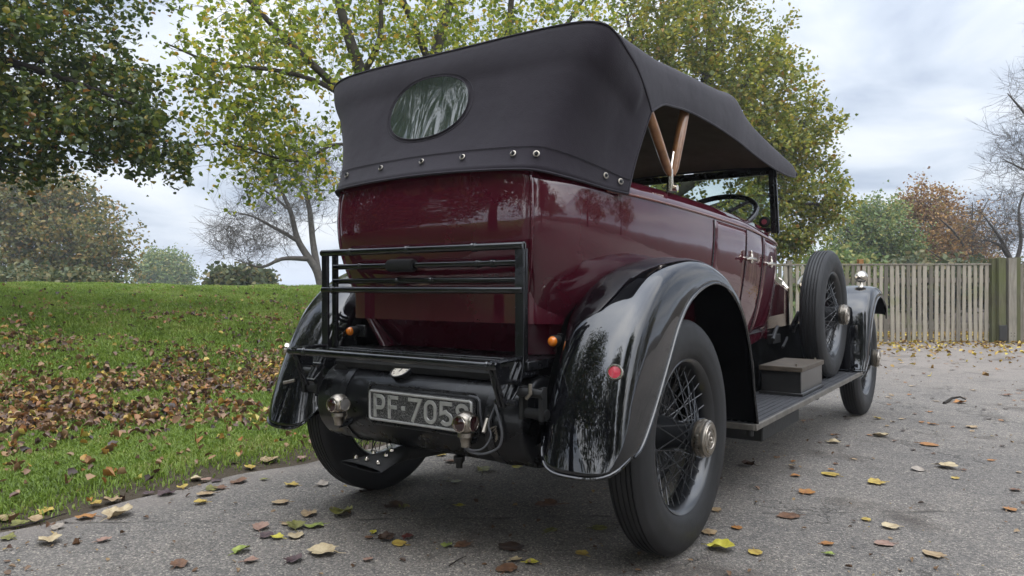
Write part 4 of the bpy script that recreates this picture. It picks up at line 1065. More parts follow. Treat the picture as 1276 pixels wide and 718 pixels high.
bar(-.520, .941, -RX+.01, RX-.01, .0105, (-.10, .06))
bar(-.556, .909, -RX-.012, RX+.012, .0115, (-.40,))
MB().lathe([(-.062, .0108), (-.06, .021), (-.05, .0235), (.05, .0235), (.06, .021), (.062, .0108)], c=(-.085, -.521, .995), n=20).build('rubber_sleeve', M['rubber'], lr)
bar(-.690, .686, -.485, .462, .0130, (-.40, .43))
for sx in (1, -1):
    b = MB()
    tri = [(-.700, .695), (-.545, .700), (-.600, .580), (-.645, .560)]
    for x in (sx*RX-.012, sx*RX+.004):
        for p, q in ((0, 1), (0, 3), (1, 3)):
            b.tube([(x, *tri[p]), (x, *tri[q])], .0065, 6)
    b.box((sx*RX, -.655, .655), (.012, .07, .05)); b.tube([(sx*RX-.03, -.60, .63), (sx*RX+.03, -.60, .63)], .009, 8); b.tube([(sx*RX-.03, -.64, .575), (sx*RX+.045, -.64, .575)], .010, 8)
    b.build('rack_bracket', M['rackblack'], lr)
b = MB(); b.tube([(.50, -.60, .585), (.515, -.60, .60), (.515, -.60, .63)], .006, 8); b.tube([(-.52, -.64, .57), (-.56, -.66, .56)], .006, 8); b.build('thumb_bolt', M['dullnickel'], lr)

# ---------------------------------------------------------------- exhaust with fishtail
b = MB(); path = spline([(.02, 1.2, .40), (.0, .3, .33), (-.03, -.2, .325), (-.10, -.50, .325)], 20); b.tube([tuple(p) for p in path], .027, 16)
ex = b.build('exhaust_pipe', M['grime'], car)
rows = []
dx_, dy_ = Vector((-.10, -.30, 0)).normalized(), Vector((.95, -.30, 0)).normalized()
for t in np.linspace(0, 1, 8):
    c = Vector((-.10, -.49, .325)).lerp(Vector((-.155, -.655, .300)), t); w = .028+.088*t; h = .028*(1-t)+.009*t
    rows.append([c+Vector((1, -.12, 0))*w*math.cos(q)+Vector((0, 0, 1))*h*math.sin(q) for q in np.linspace(0, 2*math.pi, 20, endpoint=False)])
b = MB().grid(rows, closed_u=True); ft = b.build('fishtail', M['grime'], ex)
b = MB()
for t, u in ((.55, -.5), (.55, .4), (.85, -.6), (.85, 0), (.85, .6), (.35, .2)):
    c = Vector((-.10, -.49, .325)).lerp(Vector((-.155, -.655, .300)), t)+Vector((1, -.12, 0))*(.028+.088*t)*u; b.lathe([(0, .008), (.008, .007), (.012, .001)], axis='z', c=c+Vector((0, 0, .004+(.028*(1-t)+.009*t)*math.sqrt(1-u*u))), n=8)
b.build('rivets', M['nickel'], ft)

# ================================================================== FENCE
fence_base_l, fence_base_r = ground_at(700, 428.5), ground_at(1237, 428.5)
FD = (fence_base_r-fence_base_l).normalized(); FN = Vector((-FD.y, FD.x, 0))           # along the fence, and away from the camera
def wood_mat(name, base, moss, moss_amt):
    mt, t, p = new_mat(name); p.inputs['Roughness'].default_value = .85; p.inputs['Specular IOR Level'].default_value = .2
    c = N(t, 'ShaderNodeTexCoord'); mp = N(t, 'ShaderNodeMapping'); mp.inputs['Scale'].default_value = (14, 14, 1.2)
    n = N(t, 'ShaderNodeTexNoise'); n.inputs['Scale'].default_value = 3; n.inputs['Detail'].default_value = 8; n.inputs['Roughness'].default_value = .65
    t.links.new(c.outputs['Object'], mp.inputs[0]); t.links.new(mp.outputs[0], n.inputs['Vector'])
    g = N(t, 'ShaderNodeNewGeometry')
    r = N(t, 'ShaderNodeValToRGB'); r.color_ramp.elements[0].position = .28; r.color_ramp.elements[1].position = .72
    r.color_ramp.elements[0].color = (*[v*.55 for v in base], 1); r.color_ramp.elements[1].color = (*[v*1.35 for v in base], 1)
    t.links.new(math_n(t, 'ADD', math_n(t, 'MULTIPLY', n.outputs[0], .8), math_n(t, 'MULTIPLY_ADD', g.outputs['Random Per Island'], .62, -.20)), r.inputs[0])
    n2 = N(t, 'ShaderNodeTexNoise'); n2.inputs['Scale'].default_value = 2.2; n2.inputs['Detail'].default_value = 6
    t.links.new(c.outputs['Object'], n2.inputs['Vector'])
    mr = N(t, 'ShaderNodeMapRange'); mr.inputs[1].default_value = .62-moss_amt; mr.inputs[2].default_value = .80-moss_amt*.6; mr.inputs[4].default_value = .85
    t.links.new(n2.outputs[0], mr.inputs[0])
    mi = N(t, 'ShaderNodeMix', data_type='RGBA'); t.links.new(mr.outputs[0], mi.inputs[0]); t.links.new(r.outputs[0], mi.inputs[6]); mi.inputs[7].default_value = (*moss, 1)
    t.links.new(mi.outputs[2], p.inputs['Base Color'])
    b = N(t, 'ShaderNodeBump'); b.inputs['Strength'].default_value = .6; b.inputs['Distance'].default_value = .004
    t.links.new(n.outputs[0], b.inputs['Height']); t.links.new(b.outputs[0], p.inputs['Normal'])
    return mt
M['pale'] = wood_mat('weathered_pale', (.215, .190, .150), (.17, .18, .075), .08)
M['mossy'] = wood_mat('mossy_post', (.115, .108, .062), (.085, .095, .032), .24)
M['palepost'] = wood_mat('bleached_post', (.25, .225, .18), (.24, .25, .13), .05)
M['newpost'] = wood_mat('orange_brown_post', (.33, .16, .055), (.22, .15, .06), 0)
FH = 1.235
def fence(u0, u1, label, seedv, base):
    rd_ = random.Random(seedv)
    o = empty('picket_fence', tuple(base+FD*u0)); tag(o, label, 'fence')
    b = MB(); n_ = int((u1-u0)/.0875)
    for k in range(n_):
        u = .03+k*.0875+rd_.uniform(-.006, .006); h = FH-.02+rd_.uniform(-.012, .012); w = .056+rd_.uniform(-.006, .006)
        rot = Matrix((FD, FN, Vector((0, 0, 1)))).transposed() @ Matrix.Rotation(rd_.uniform(-.012, .012), 3, 'Y')
        b.box(FD*u+Vector((0, 0, h/2+.01)), (w, .020, h-.02), rot)
    o1 = b.build('slat_panel', M['pale'], o, smooth=False, bevel=.003)
    rot = Matrix((FD, FN, Vector((0, 0, 1)))).transposed()
    for z in (.26, .98):
        MB().box(FD*((u1-u0)/2)+FN*.034+Vector((0, 0, z)), (u1-u0, .040, .075), rot).build('rail', M['pale'], o, smooth=False, bevel=.004)
    MB().box(FD*((u1-u0)/2)+FN*.005+Vector((0, 0, FH-.005)), (u1-u0, .055, .028), rot).build('capping', M['pale'], o, smooth=False, bevel=.004)
    return o
def along_fence(px):
    """distance along the fence of a picture column"""
    d = FW[:2]+(px-638)/FPX*RT[:2]; c = CAM[:2]; f0 = np.array(fence_base_l[:2]); fd = np.array(FD[:2])
    A = np.array([[d[0], -fd[0]], [d[1], -fd[1]]]); k = np.linalg.solve(A, f0-c); return float(k[1])
U = along_fence
fence(U(560), U(1234), 'long grey picket fence of weathered upright pales behind the car', 3, fence_base_l)
fence(U(1271), U(1520), 'short run of pale fence beyond the mossy gate posts at the right', 4, fence_base_l)
def post(u, w, dpt, h, mt, name, label, off=0.0, holes=0, foot=False):
    rot = Matrix((FD, FN, Vector((0, 0, 1)))).transposed(); base = fence_base_l+FD*u-FN*off
    o = empty(name, tuple(base)); tag(o, label, 'post')
    b = MB(); b.box(Vector((0, 0, h/2)), (w, dpt, h), rot); p = b.build('shaft', mt, o, smooth=False, bevel=.007)
    MB().box(Vector((0, 0, h+.008)), (w*1.02, dpt*1.02, .016), rot).build('cap', mt, o, smooth=False, bevel=.004)
    for k in range(holes):
        c = -FN*(dpt/2+.001)+FD*(w*.22*(1 if k % 2 else -1))+Vector((0, 0, .11+.045*(k//2)))
        q = Vector((0, 0, 1)).rotation_difference(-FN).to_matrix(); MB().lathe([(-.002, .008), (.001, .008), (.001, .0001)], axis='z', n=10, rot=q, c=c).build('bolt_hole', M['grime'], p)
    if foot: MB().box(Vector((0, 0, .14))-FN*(dpt/2+.012), (w*1.04, .022, .28), rot).build('foot_board', M['boxgrey'], o, smooth=False, bevel=.004)
    return o
post(U(1236.5), .065, .09, 1.30, M['mossy'], 'gate_post', 'slim green mossy post closing the end of the long fence', .0)
post(U(1243.5), .115, .12, 1.31, M['mossy'], 'gate_post', 'broad green mossy post with a dark board at its foot', .05, foot=True)
post(U(1255.5), .125, .13, 1.31, M['palepost'], 'gate_post', 'bleached pale post with bolt holes near its base', .06, holes=4)
post(U(1266), .085, .10, 1.32, M['mossy'], 'gate_post', 'narrow olive post at the start of the short fence', .0)
post(U(1074.5), .075, .08, 1.30, M['newpost'], 'fence_post', 'orange-brown fence post rising above the pales behind the side lamp', -.07)
post(U(985), .075, .08, 1.28, M['pale'], 'fence_post', 'grey fence post behind the car screen pillar', -.07)

# ================================================================== TREES
def bark(name, col):
    return mat(name, col, .9, var=.45, vscale=9, bump=.8, bscale=26, spec=.2)
M['bark'] = bark('grey_bark', (.060, .052, .040)); M['darkbark'] = bark('dark_bark', (.030, .025, .020)); M['bareb'] = bark('bare_bark', (.070, .061, .052))

def in_blobs(blobs, n):
    """points spread through a set of ellipsoid masses: (centre, (rx, ry, rz) along view-right, depth, up, weight)"""
    w = np.array([b[2] for b in blobs], float); w /= w.sum(); o = []
    which = rng.choice(len(blobs), n, p=w)
    u = rng.normal(size=(n, 3)); u /= np.linalg.norm(u, axis=1)[:, None]; r = rng.random(n)**.40
    for k in range(n):
        c, (rx, ry, rz), _ = blobs[which[k]]; d = u[k]*r[k]
        o.append(np.array(c)+RT*d[0]*rx+np.array([FW[0], FW[1], 0])*d[1]*ry+np.array([0, 0, 1])*d[2]*rz)
    return np.array(o)

def tree(name, label, limbs, blobs, n_attr, leaf, cat='tree', group=None, trunk_m=None, leaf_m=None, twigs=3, twig_len=.5, thin=1.0, bare=False, droop=.0, base=None, min_z=None, spread=1.0):
    """limbs: hand-set polylines [(point, radius)...]; the finer branches grow from them towards points inside the crown masses"""
    nodes, rad, ndir = [], [], []
    polys = []
    for L in limbs:
        P = spline([tuple(p)+(r,) for p, r in L], max(6, 5*len(L)))
        polys.append([(Vector(q[:3]), q[3]) for q in P])
        for i, q in enumerate(P):
            nodes.append(q[:3]); rad.append(q[3]); d = P[min(i+1, len(P)-1)][:3]-P[max(i-1, 0)][:3]; ndir.append(d/(np.linalg.norm(d)+1e-9))
    A = in_blobs(blobs, n_attr); 
    if min_z is not None: A = A[A[:, 2] > min_z]
    N0 = np.array(nodes); dm = np.array([np.min(np.linalg.norm(N0-a, axis=1)) for a in A]); A = A[np.argsort(dm)]
    cap = 1+len(nodes)+len(A)*5
    NA = np.zeros((cap, 3)); RA = np.zeros(cap); DA = np.zeros((cap, 3)); k = len(nodes); NA[:k] = nodes; RA[:k] = rad; DA[:k] = ndir
    tips, leafP = [], []
    for a in A:
        dv = NA[:k]-a; dist = np.linalg.norm(dv, axis=1)
        # branches leave forwards along their parent rather than backwards
        j = int(np.argmin(dist*(1.0+.55*np.sum(DA[:k]*dv, axis=1)/(dist+1e-6))))
        p0, L = NA[j], dist[j]
        if L < .04: continue
        d0 = DA[j]; mid = p0+(a-p0)*.45+d0*L*.13+rng.normal(0, .045*L, 3)+np.array([0, 0, -droop*L*.2])
        r0 = min(RA[j]*.8, (.0035+.010*L)*thin); r1 = .0018*thin
        P = []
        for t in (.0, .25, .5, .75, 1.0):
            q = (1-t)**2*p0+2*t*(1-t)*mid+t*t*a; P.append((q, r0*(1-t)+r1*t))
        polys.append([(Vector(q), r) for q, r in P])
        for i in range(1, 5):
            NA[k] = P[i][0]; RA[k] = P[i][1]; d = P[i][0]-P[i-1][0]; DA[k] = d/(np.linalg.norm(d)+1e-9); k += 1
        tips.append((a, DA[k-1], L))
        for _ in range(twigs):
            t = .3+.7*rng.random(); q = (1-t)**2*p0+2*t*(1-t)*mid+t*t*a
            d = DA[k-1]*(.8 if bare else .5)+rng.normal(0, .55, 3)+np.array([0, 0, .15 if bare else -.15-droop]); d /= np.linalg.norm(d); l = twig_len*(.4+.8*rng.random())
            m2 = q+d*l*.5+rng.normal(0, .06*l, 3); e2 = q+d*l+np.array([0, 0, (.06 if bare else -.10)*l])
            polys.append([(Vector(q), .0016*thin+.0012), (Vector(m2), .0012*thin+.0006), (Vector(e2), .0009*thin)])
            leafP.append((m2, e2))
            if bare and rng.random() < .8:
                for __ in range(2):
                    d2 = d+rng.normal(0, .5, 3); d2 /= np.linalg.norm(d2); polys.append([(Vector(m2), .0011*thin), (Vector(m2+d2*l*.55), .0007*thin)])
    root = empty(name, tuple(base if base is not None else limbs[0][0][0])); tag(root, label, cat, group)
    b = MB(); off = root.location
    for P in polys:
        big = P[0][1] > .02
        b.tube([p-off for p, r in P], [r for p, r in P], 8 if big else (5 if P[0][1] > .008 else 3), cap=False)
    o = b.build('trunk', trunk_m or M['bark'], root, angle=0, fixn=False)
    if leaf:
        per, size, sig = leaf
        B, E = np.array([p for p, q in leafP]), np.array([q for p, q in leafP]); n_ = len(B)
        idx = np.repeat(np.arange(n_), per); t = rng.random(len(idx))*1.25-.2
        P = B[idx]+(E-B)[idx]*t[:, None]+rng.normal(0, sig, (len(idx), 3))
        nrm = rng.normal(0, .60, (len(idx), 3)); nrm[:, 2] += .75; nrm /= np.linalg.norm(nrm, axis=1)[:, None]
        v, q = leaf_quads(P-np.array(off), nrm, size*(.55+.75*rng.random(len(idx))), .85, .35, .6)
        np_mesh('foliage', v, q, leaf_m, root)
    return root

LIME = ramp_island('lime_leaves', [(0, (0.108, 0.160, 0.026)), (.35, (0.225, 0.299, 0.039)), (.7, (0.407, 0.460, 0.055)), (.9, (0.642, 0.578, 0.075)), (1, (0.706, 0.407, 0.063))], 0.5, .04)
DARK = ramp_island('dark_leaves', [(0, (0.036, 0.067, 0.018)), (.5, (0.084, 0.123, 0.023)), (.85, (0.180, 0.209, 0.036)), (.95, (0.338, 0.270, 0.040)), (1, (0.319, 0.129, 0.036))], 0.42, .05)
MAPLE = ramp_island('maple_leaves', [(0, (.090, .125, .020)), (.4, (.200, .235, .032)), (.72, (.330, .320, .042)), (.93, (.42, .34, .05)), (1, (.34, .17, .035))], .5, .04)
OLIVE = ramp_island('olive_leaves', [(0, (0.059, 0.081, 0.027)), (.5, (0.144, 0.144, 0.044)), (.85, (0.270, 0.203, 0.059)), (1, (0.321, 0.177, 0.059))], 0.4, .03)
GREEN = ramp_island('soft_green_leaves', [(0, (0.090, 0.139, 0.049)), (.6, (0.179, 0.244, 0.073)), (1, (0.357, 0.309, 0.098))], 0.4, .03)
RUST = ramp_island('rust_leaves', [(0, (0.117, 0.056, 0.025)), (.5, (0.281, 0.148, 0.047)), (.85, (0.406, 0.234, 0.070)), (1, (0.234, 0.218, 0.062))], 0.4, .03)
HEDGE = ramp_island('hedge_leaves', [(0, (0.046, 0.067, 0.027)), (.6, (0.115, 0.130, 0.053)), (1, (0.229, 0.178, 0.074))], 0.3, .03)

def gz_(p): return Vector((p.x, p.y, float(hgt(p.x, p.y))))
def blob(px, py, d, rx, ry, rd_, w=1.0):
    s = d/FPX; return (np.array(at(px, py, d)), (rx*s, rd_, ry*s), w)

# the spreading lime behind the hood
D = 10.5
g0 = at(500, 330, D); g0 = gz_(g0)-Vector((0, 0, .1))
fork = at(500, 235, D)
tree('lime_tree', 'many-stemmed lime tree with sparse yellow-green leaves above the black hood', [
  [(g0, .24), (at(498, 290, D), .19), (fork, .16)],
  [(fork, .13), (at(470, 150, D-.2), .10), (at(452, 95, D-.3), .085), (at(425, 10, D-.4), .06), (at(395, -120, D-.4), .03), (at(370, -220, D), .012)],
  [(fork, .13), (at(535, 140, D+.2), .10), (at(543, 70, D+.3), .085), (at(568, -20, D+.4), .06), (at(600, -160, D+.3), .03)],
  [(at(541, 90, D+.28), .06), (at(520, 40, D+.1), .05), (at(497, -20, D), .04), (at(470, -150, D), .015)],
  [(at(468, 148, D-.2), .075), (at(420, 108, D-.8), .055), (at(330, 20, D-1.2), .035), (at(250, -70, D-1.5), .014)],
  [(at(470, 152, D-.2), .05), (at(410, 108, D-1), .036), (at(350, 88, D-1.4), .028), (at(270, 78, D-1.6), .020), (at(205, 52, D-1.8), .009)],
  [(fork, .035), (at(430, 180, D-.8), .022), (at(370, 200, D-1.2), .016), (at(290, 180, D-1.5), .010), (at(236, 181, D-1.6), .006)],
  [(fork, .10), (at(590, 130, D+.3), .07), (at(630, 60, D+.6), .055), (at(640, -30, D+.7), .04), (at(650, -160, D+.7), .015)],
  [(at(560, 165, D+.2), .06), (at(640, 105, D+1), .045), (at(700, 40, D+1.2), .034), (at(760, -50, D+1.4), .015)],
  [(at(452, 95, D-.3), .05), (at(475, 40, D-.6), .035), (at(470, -60, D-.8), .015)]],
  [blob(345, 60, D-1, 88, 90, 1.6, 1.25), blob(350, 190, D-1, 85, 55, 1.2, .75), blob(480, 20, D, 140, 90, 1.8, 1.5), blob(640, 20, D+.6, 130, 70, 1.8, 1.3), blob(420, -110, D, 260, 110, 2.4, 1.2), blob(290, 130, D-1.3, 60, 70, .9, .5), blob(240, 70, D-1.7, 40, 45, .6, .05), blob(660, -100, D, 200, 110, 2.2, .8)],
  820, (7, .068, .045), leaf_m=LIME, twigs=3, twig_len=.38, trunk_m=M['bark'], base=g0)

# dark tree leaning in from the left, its trunk outside the picture
D = 8.2
g0 = gz_(at(-330, 340, D))
tree('overhanging_tree', 'dense dark green tree overhanging the bank from the left', [
  [(g0, .26), (at(-320, 200, D), .22), (at(-290, 60, D), .18), (at(-250, -150, D), .10), (at(-220, -300, D), .04)],
  [(at(-300, 110, D), .12), (at(-180, 60, D-.3), .09), (at(-60, 60, D-.5), .06), (at(60, 90, D-.6), .035), (at(170, 130, D-.6), .012)],
  [(at(-290, 60, D), .12), (at(-150, -60, D), .08), (at(0, -70, D+.2), .045), (at(80, -30, D+.3), .022), (at(150, 20, D+.3), .006)],
  [(at(-310, 150, D), .10), (at(-180, 130, D+.4), .07), (at(-40, 140, D+.5), .045), (at(60, 180, D+.4), .022), (at(150, 195, D+.3), .008)],
  [(at(-305, 130, D), .09), (at(-180, 170, D-.5), .05), (at(-60, 190, D-.7), .025), (at(20, 215, D-.8), .008)]],
  [blob(50, 60, D-.3, 112, 85, 1.2, 1.5), blob(90, 150, D-.2, 120, 48, 1.1, 1.3), blob(172, 125, D-.3, 38, 45, .7, .3), blob(200, 185, D-.3, 35, 16, .5, .16), blob(0, 190, D-.3, 70, 28, .9, .45), blob(60, -80, D, 180, 80, 1.6, 1.2), blob(-160, 40, D, 150, 160, 2.0, 1.0)],
  640, (11, .062, .05), leaf_m=DARK, twigs=3, twig_len=.34, trunk_m=M['darkbark'], base=g0, droop=.35)

# the full-crowned field maple beyond the bonnet
D = 17.0
g0 = Vector((at(812, 355, D).x, at(812, 355, D).y, -.1))
tree('maple_tree', 'full-crowned yellow-green maple standing behind the car and fence', [
  [(g0, .32), (at(815, 290, D), .27), (at(838, 225, D), .22), (at(875, 130, D), .15), (at(890, 10, D), .08), (at(895, -90, D), .03)],
  [(at(826, 250, D), .16), (at(925, 190, D-.3), .10), (at(985, 170, D-.4), .06), (at(1020, 130, D-.4), .02)],
  [(at(818, 285, D), .12), (at(940, 245, D-.6), .06), (at(1000, 255, D-.8), .05), (at(1050, 255, D-.8), .015)],
  [(at(832, 235, D), .15), (at(815, 160, D+.3), .10), (at(790, 60, D+.3), .05), (at(770, -40, D), .02)],
  [(at(885, 150, D), .11), (at(940, 90, D), .07), (at(975, 40, D+.2), .03)],
  [(at(816, 290, D), .12), (at(790, 240, D-.4), .08), (at(760, 200, D-.5), .03)]],
  [blob(880, 80, D, 105, 110, 2.2, 1.6), blob(940, 150, D-.2, 85, 90, 1.9, 1.4), blob(990, 220, D-.4, 52, 55, 1.3, .65), blob(1030, 252, D-.6, 34, 22, .8, .25), blob(1000, 165, D-.3, 42, 40, 1.0, .35), blob(950, 270, D-.6, 75, 40, 1.4, .7), blob(830, 40, D+.4, 90, 90, 1.8, .9), blob(790, 200, D, 90, 90, 2.0, .8), blob(880, -60, D, 130, 80, 2.2, .8), blob(985, 300, D-.3, 30, 20, .9, .2)],
  1000, (15, .088, .085), leaf_m=MAPLE, twigs=3, twig_len=.42, thin=1.5, base=g0)

def far_tree(name, label, px, D, blobs, n, leaf, lm, top, tm=None, group=None, foot=356, width=.045, cat='tree', twl=.6, thin=2.0, lean=0):
    b0 = at(px, foot, D); g = Vector((b0.x, b0.y, min(float(hgt(b0.x, b0.y)), b0.z)))
    hgt_px = foot-top
    lim = [[(g, width*1.6*hgt_px*D/FPX*.3), (at(px, foot-hgt_px*.3, D), width*hgt_px*D/FPX*.3), (at(px+lean, foot-hgt_px*.6, D), width*.6*hgt_px*D/FPX*.3), (at(px+lean*1.5, top+hgt_px*.1, D), .01*thin)]]
    for q, (dx, dy) in enumerate(((.33, .35), (-.33, .40), (.24, .62), (-.26, .66), (.12, .8))):
        y0 = foot-hgt_px*(dy-.22)
        lim.append([(at(px+lean*.6, y0, D), width*.55*hgt_px*D/FPX*.25), (at(px+dx*hgt_px*.55, foot-hgt_px*dy, D+(-1)**q*.4), .02*thin), (at(px+dx*hgt_px*1.1, foot-hgt_px*(dy+.13), D+(-1)**q*.8), .008*thin)])
    return tree(name, label, lim, blobs, n, leaf, cat=cat, group=group, trunk_m=tm or M['bark'], leaf_m=lm, twigs=3, twig_len=twl, thin=thin, base=g)

# distance: left
far_tree('oak_tree', 'broad olive and ochre oak at the far left of the bank', 60, 34, [blob(60, 285, 34, 85, 55, 3.5, 1.6), blob(25, 250, 34, 60, 42, 3, 1.1), blob(110, 295, 33, 50, 48, 2.5, .8), blob(75, 245, 34, 45, 30, 2.2, .5), blob(-60, 290, 34, 80, 70, 3.5, 1), blob(130, 325, 33, 38, 25, 2, .4), blob(50, 335, 33, 110, 20, 2.5, .9)], 520, (18, .16, .20), OLIVE, 225, thin=3.2, twl=.9)
far_tree('round_tree', 'small round grey-green tree on the skyline above the bank', 203, 70, [blob(203, 336, 70, 30, 22, 2.5, 1.2), blob(205, 350, 70, 33, 12, 2.4, .8), blob(200, 324, 70, 18, 12, 1.8, .4)], 200, (24, .22, .3), GREEN, 314, thin=4, twl=1.2, foot=362)
# the leafless tree behind the left wing
D = 24
g0 = gz_(at(402, 362, D))
tree('bare_tree', 'leafless grey tree leaning left beside the hood', [
  [(g0, .17), (at(394, 335, D), .13), (at(372, 300, D), .10), (at(362, 262, D), .075), (at(346, 225, D), .045), (at(330, 170, D), .012)],
  [(at(396, 338, D), .12), (at(390, 300, D+.3), .10), (at(384, 250, D+.3), .075), (at(368, 205, D+.3), .04), (at(372, 150, D), .012)],
  [(at(372, 300, D), .075), (at(340, 282, D-.4), .05), (at(312, 268, D-.6), .03), (at(280, 262, D-.6), .010)],
  [(at(385, 322, D), .09), (at(352, 322, D-.6), .06), (at(325, 332, D-.8), .04), (at(292, 322, D-.8), .012)],
  [(at(362, 262, D), .05), (at(335, 240, D), .03), (at(305, 225, D), .010)]],
  [blob(345, 235, D, 62, 62, 2.0, 1.3), blob(315, 295, D-.4, 50, 40, 1.4, 1.1), blob(390, 220, D, 45, 70, 1.8, .9), blob(285, 290, D-.4, 28, 30, 1.0, .4)],
  620, None, trunk_m=M['bareb'], twigs=4, twig_len=.7, thin=2.6, bare=True, base=g0)
def shrub(px, py, D, rx, ry, label, lm, n=160, leaf=(12, .16, .16), rd_=1.2, group=None, nm='bush'):
    c = at(px, py, D); g = gz_(c); g.z = min(g.z, c.z-ry*D/FPX*.9)
    lim = [[(g, .06), (at(px+dx*rx*.3, py, D), .03), (at(px+dx*rx*.7, py-ry*.5, D), .01)] for dx in (-1, -.3, .4, 1)]
    return tree(nm, label, lim, [blob(px, py, D, rx, ry, rd_, 1), blob(px+rx*.45, py+ry*.25, D, rx*.6, ry*.7, rd_, .6), blob(px-rx*.5, py+ry*.3, D, rx*.55, ry*.65, rd_, .5)], n, leaf, cat='bush', group=group, trunk_m=M['darkbark'], leaf_m=lm, twigs=3, twig_len=.35, thin=1.5, base=g)
shrub(300, 350, 30, 34, 11, 'low dark bush under the leafless tree', HEDGE, leaf=(12, .22, .22))
shrub(95, 352, 22, 55, 6, 'low ragged scrub along the crest of the bank under the oak', HEDGE, n=120, leaf=(10, .14, .14), rd_=.8)
shrub(-10, 348, 24, 80, 12, 'dark scrub at the left end of the crest', HEDGE, n=140, leaf=(10, .16, .16))

# distance: right, beyond the fence
far_tree('ash_tree', 'soft green tree beyond the fence beside the front wing', 1085, 30, [blob(1085, 290, 30, 45, 38, 2.2, 1.4), blob(1060, 318, 30, 35, 22, 1.8, .7), blob(1105, 320, 30, 40, 25, 2, .8), blob(1082, 262, 30, 26, 16, 1.4, .35)], 330, (15, .11, .15), GREEN, 246, thin=2.4, foot=395, twl=.7)
far_tree('oak_tree', 'rusty brown oak beyond the fence', 1160, 33, [blob(1160, 285, 33, 42, 40, 2.2, 1.4), blob(1150, 255, 33, 32, 22, 1.6, .6), blob(1175, 318, 33, 50, 25, 2.2, .9)], 330, (13, .11, .15), RUST, 233, thin=2.6, foot=395, tm=M['darkbark'], twl=.7)
far_tree('thin_tree', 'nearly leafless brown tree right of the rusty oak', 1212, 28, [blob(1210, 290, 28, 36, 42, 1.8, 1.2), blob(1200, 320, 28, 40, 22, 1.8, .7)], 260, (3, .10, .22), RUST, 238, thin=1.9, foot=395, tm=M['bareb'], twl=.8)
D = 21
g0 = Vector((at(1262, 395, D).x, at(1262, 395, D).y, -.2))
tree('bare_tree', 'leafless tree with forked limbs just above the gate posts', [
  [(g0, .13), (at(1263, 345, D), .09), (at(1256, 318, D), .065), (at(1242, 292, D), .04), (at(1224, 268, D), .012)],
  [(at(1262, 340, D), .07), (at(1272, 305, D), .05), (at(1270, 262, D), .03), (at(1282, 230, D), .012)],
  [(at(1256, 320, D), .07), (at(1247, 308, D), .05), (at(1228, 300, D), .015)]],
  [blob(1255, 275, D, 38, 42, 1.5, 1.2), blob(1235, 300, D, 30, 22, 1.2, .6), blob(1285, 290, D, 40, 40, 1.5, .8)],
  230, None, trunk_m=M['bareb'], twigs=4, twig_len=.6, thin=2.0, bare=True, base=g0)
D = 17
g0 = Vector((at(1390, 395, D).x, at(1390, 395, D).y, -.2))
tree('bare_tree', 'tall leafless tree reaching in from the right edge', [
  [(g0, .26), (at(1385, 300, D), .21), (at(1375, 200, D), .15), (at(1365, 80, D), .09), (at(1360, -40, D), .03)],
  [(at(1380, 250, D), .12), (at(1330, 190, D), .08), (at(1285, 150, D), .04), (at(1256, 118, D), .012)],
  [(at(1382, 270, D), .10), (at(1330, 240, D), .06), (at(1280, 215, D), .03), (at(1250, 200, D), .010)],
  [(at(1376, 200, D), .10), (at(1330, 120, D), .06), (at(1290, 80, D), .025)]],
  [blob(1300, 160, D, 56, 80, 1.6, 1.2), blob(1275, 210, D, 36, 45, 1.3, .6), blob(1350, 100, D, 70, 110, 2, .9), blob(1340, 240, D, 60, 50, 1.6, .6)],
  430, None, trunk_m=M['bareb'], twigs=4, twig_len=.55, thin=1.7, bare=True, base=g0)
shrub(1040, 345, 22, 60, 30, 'green shrubs behind the fence left of the side lamp', GREEN, n=200, leaf=(10, .14, .14))
shrub(1160, 352, 24, 80, 30, 'dark hedge behind the middle of the fence', HEDGE, n=260, leaf=(12, .16, .16))
shrub(1262, 352, 23, 60, 24, 'dark shrub behind the gate posts', HEDGE, n=180, leaf=(12, .15, .15))

HAZE = .0016
# hazy skyline far beyond the bank
rows = []
for k in range(60):
    a = -.2+k*.06; r = 1500; c = CAM[:2]; d = np.array([-math.sin(a), math.cos(a)])
    h = 9+6*noise.noise(Vector((k*.25, 2, 0)))
    rows.append([(c[0]+d[0]*r*.8, c[1]+d[1]*r*.8, -9), (c[0]+d[0]*r, c[1]+d[1]*r, h), (c[0]+d[0]*r*1.3, c[1]+d[1]*r*1.3, -9)])
hl_ = MB().grid(rows).build('hills', mat('hills_far', (.16, .19, .22), 1, var=.25, vscale=.02), angle=0); tag(hl_, kind='structure')

# ================================================================== FALLEN LEAVES ON THE TARMAC
def leaf_mat(name, c0, c1, vein=.6):
    mt, t, p = new_mat(name); p.inputs['Roughness'].default_value = .55; p.inputs['Specular IOR Level'].default_value = .3
    c = N(t, 'ShaderNodeTexCoord'); n = N(t, 'ShaderNodeTexNoise'); n.inputs['Scale'].default_value = 38; n.inputs['Detail'].default_value = 6; n.inputs['Roughness'].default_value = .65
    t.links.new(c.outputs['Object'], n.inputs['Vector'])
    r = N(t, 'ShaderNodeValToRGB'); r.color_ramp.elements[0].position = .36; r.color_ramp.elements[1].position = .62
    r.color_ramp.elements[0].color = (*c0, 1); r.color_ramp.elements[1].color = (*c1, 1)
    t.links.new(n.outputs[0], r.inputs[0]); t.links.new(r.outputs[0], p.inputs['Base Color'])
    b = N(t, 'ShaderNodeBump'); b.inputs['Strength'].default_value = .5; b.inputs['Distance'].default_value = .003
    t.links.new(n.outputs[0], b.inputs['Height']); t.links.new(b.outputs[0], p.inputs['Normal']); return mt
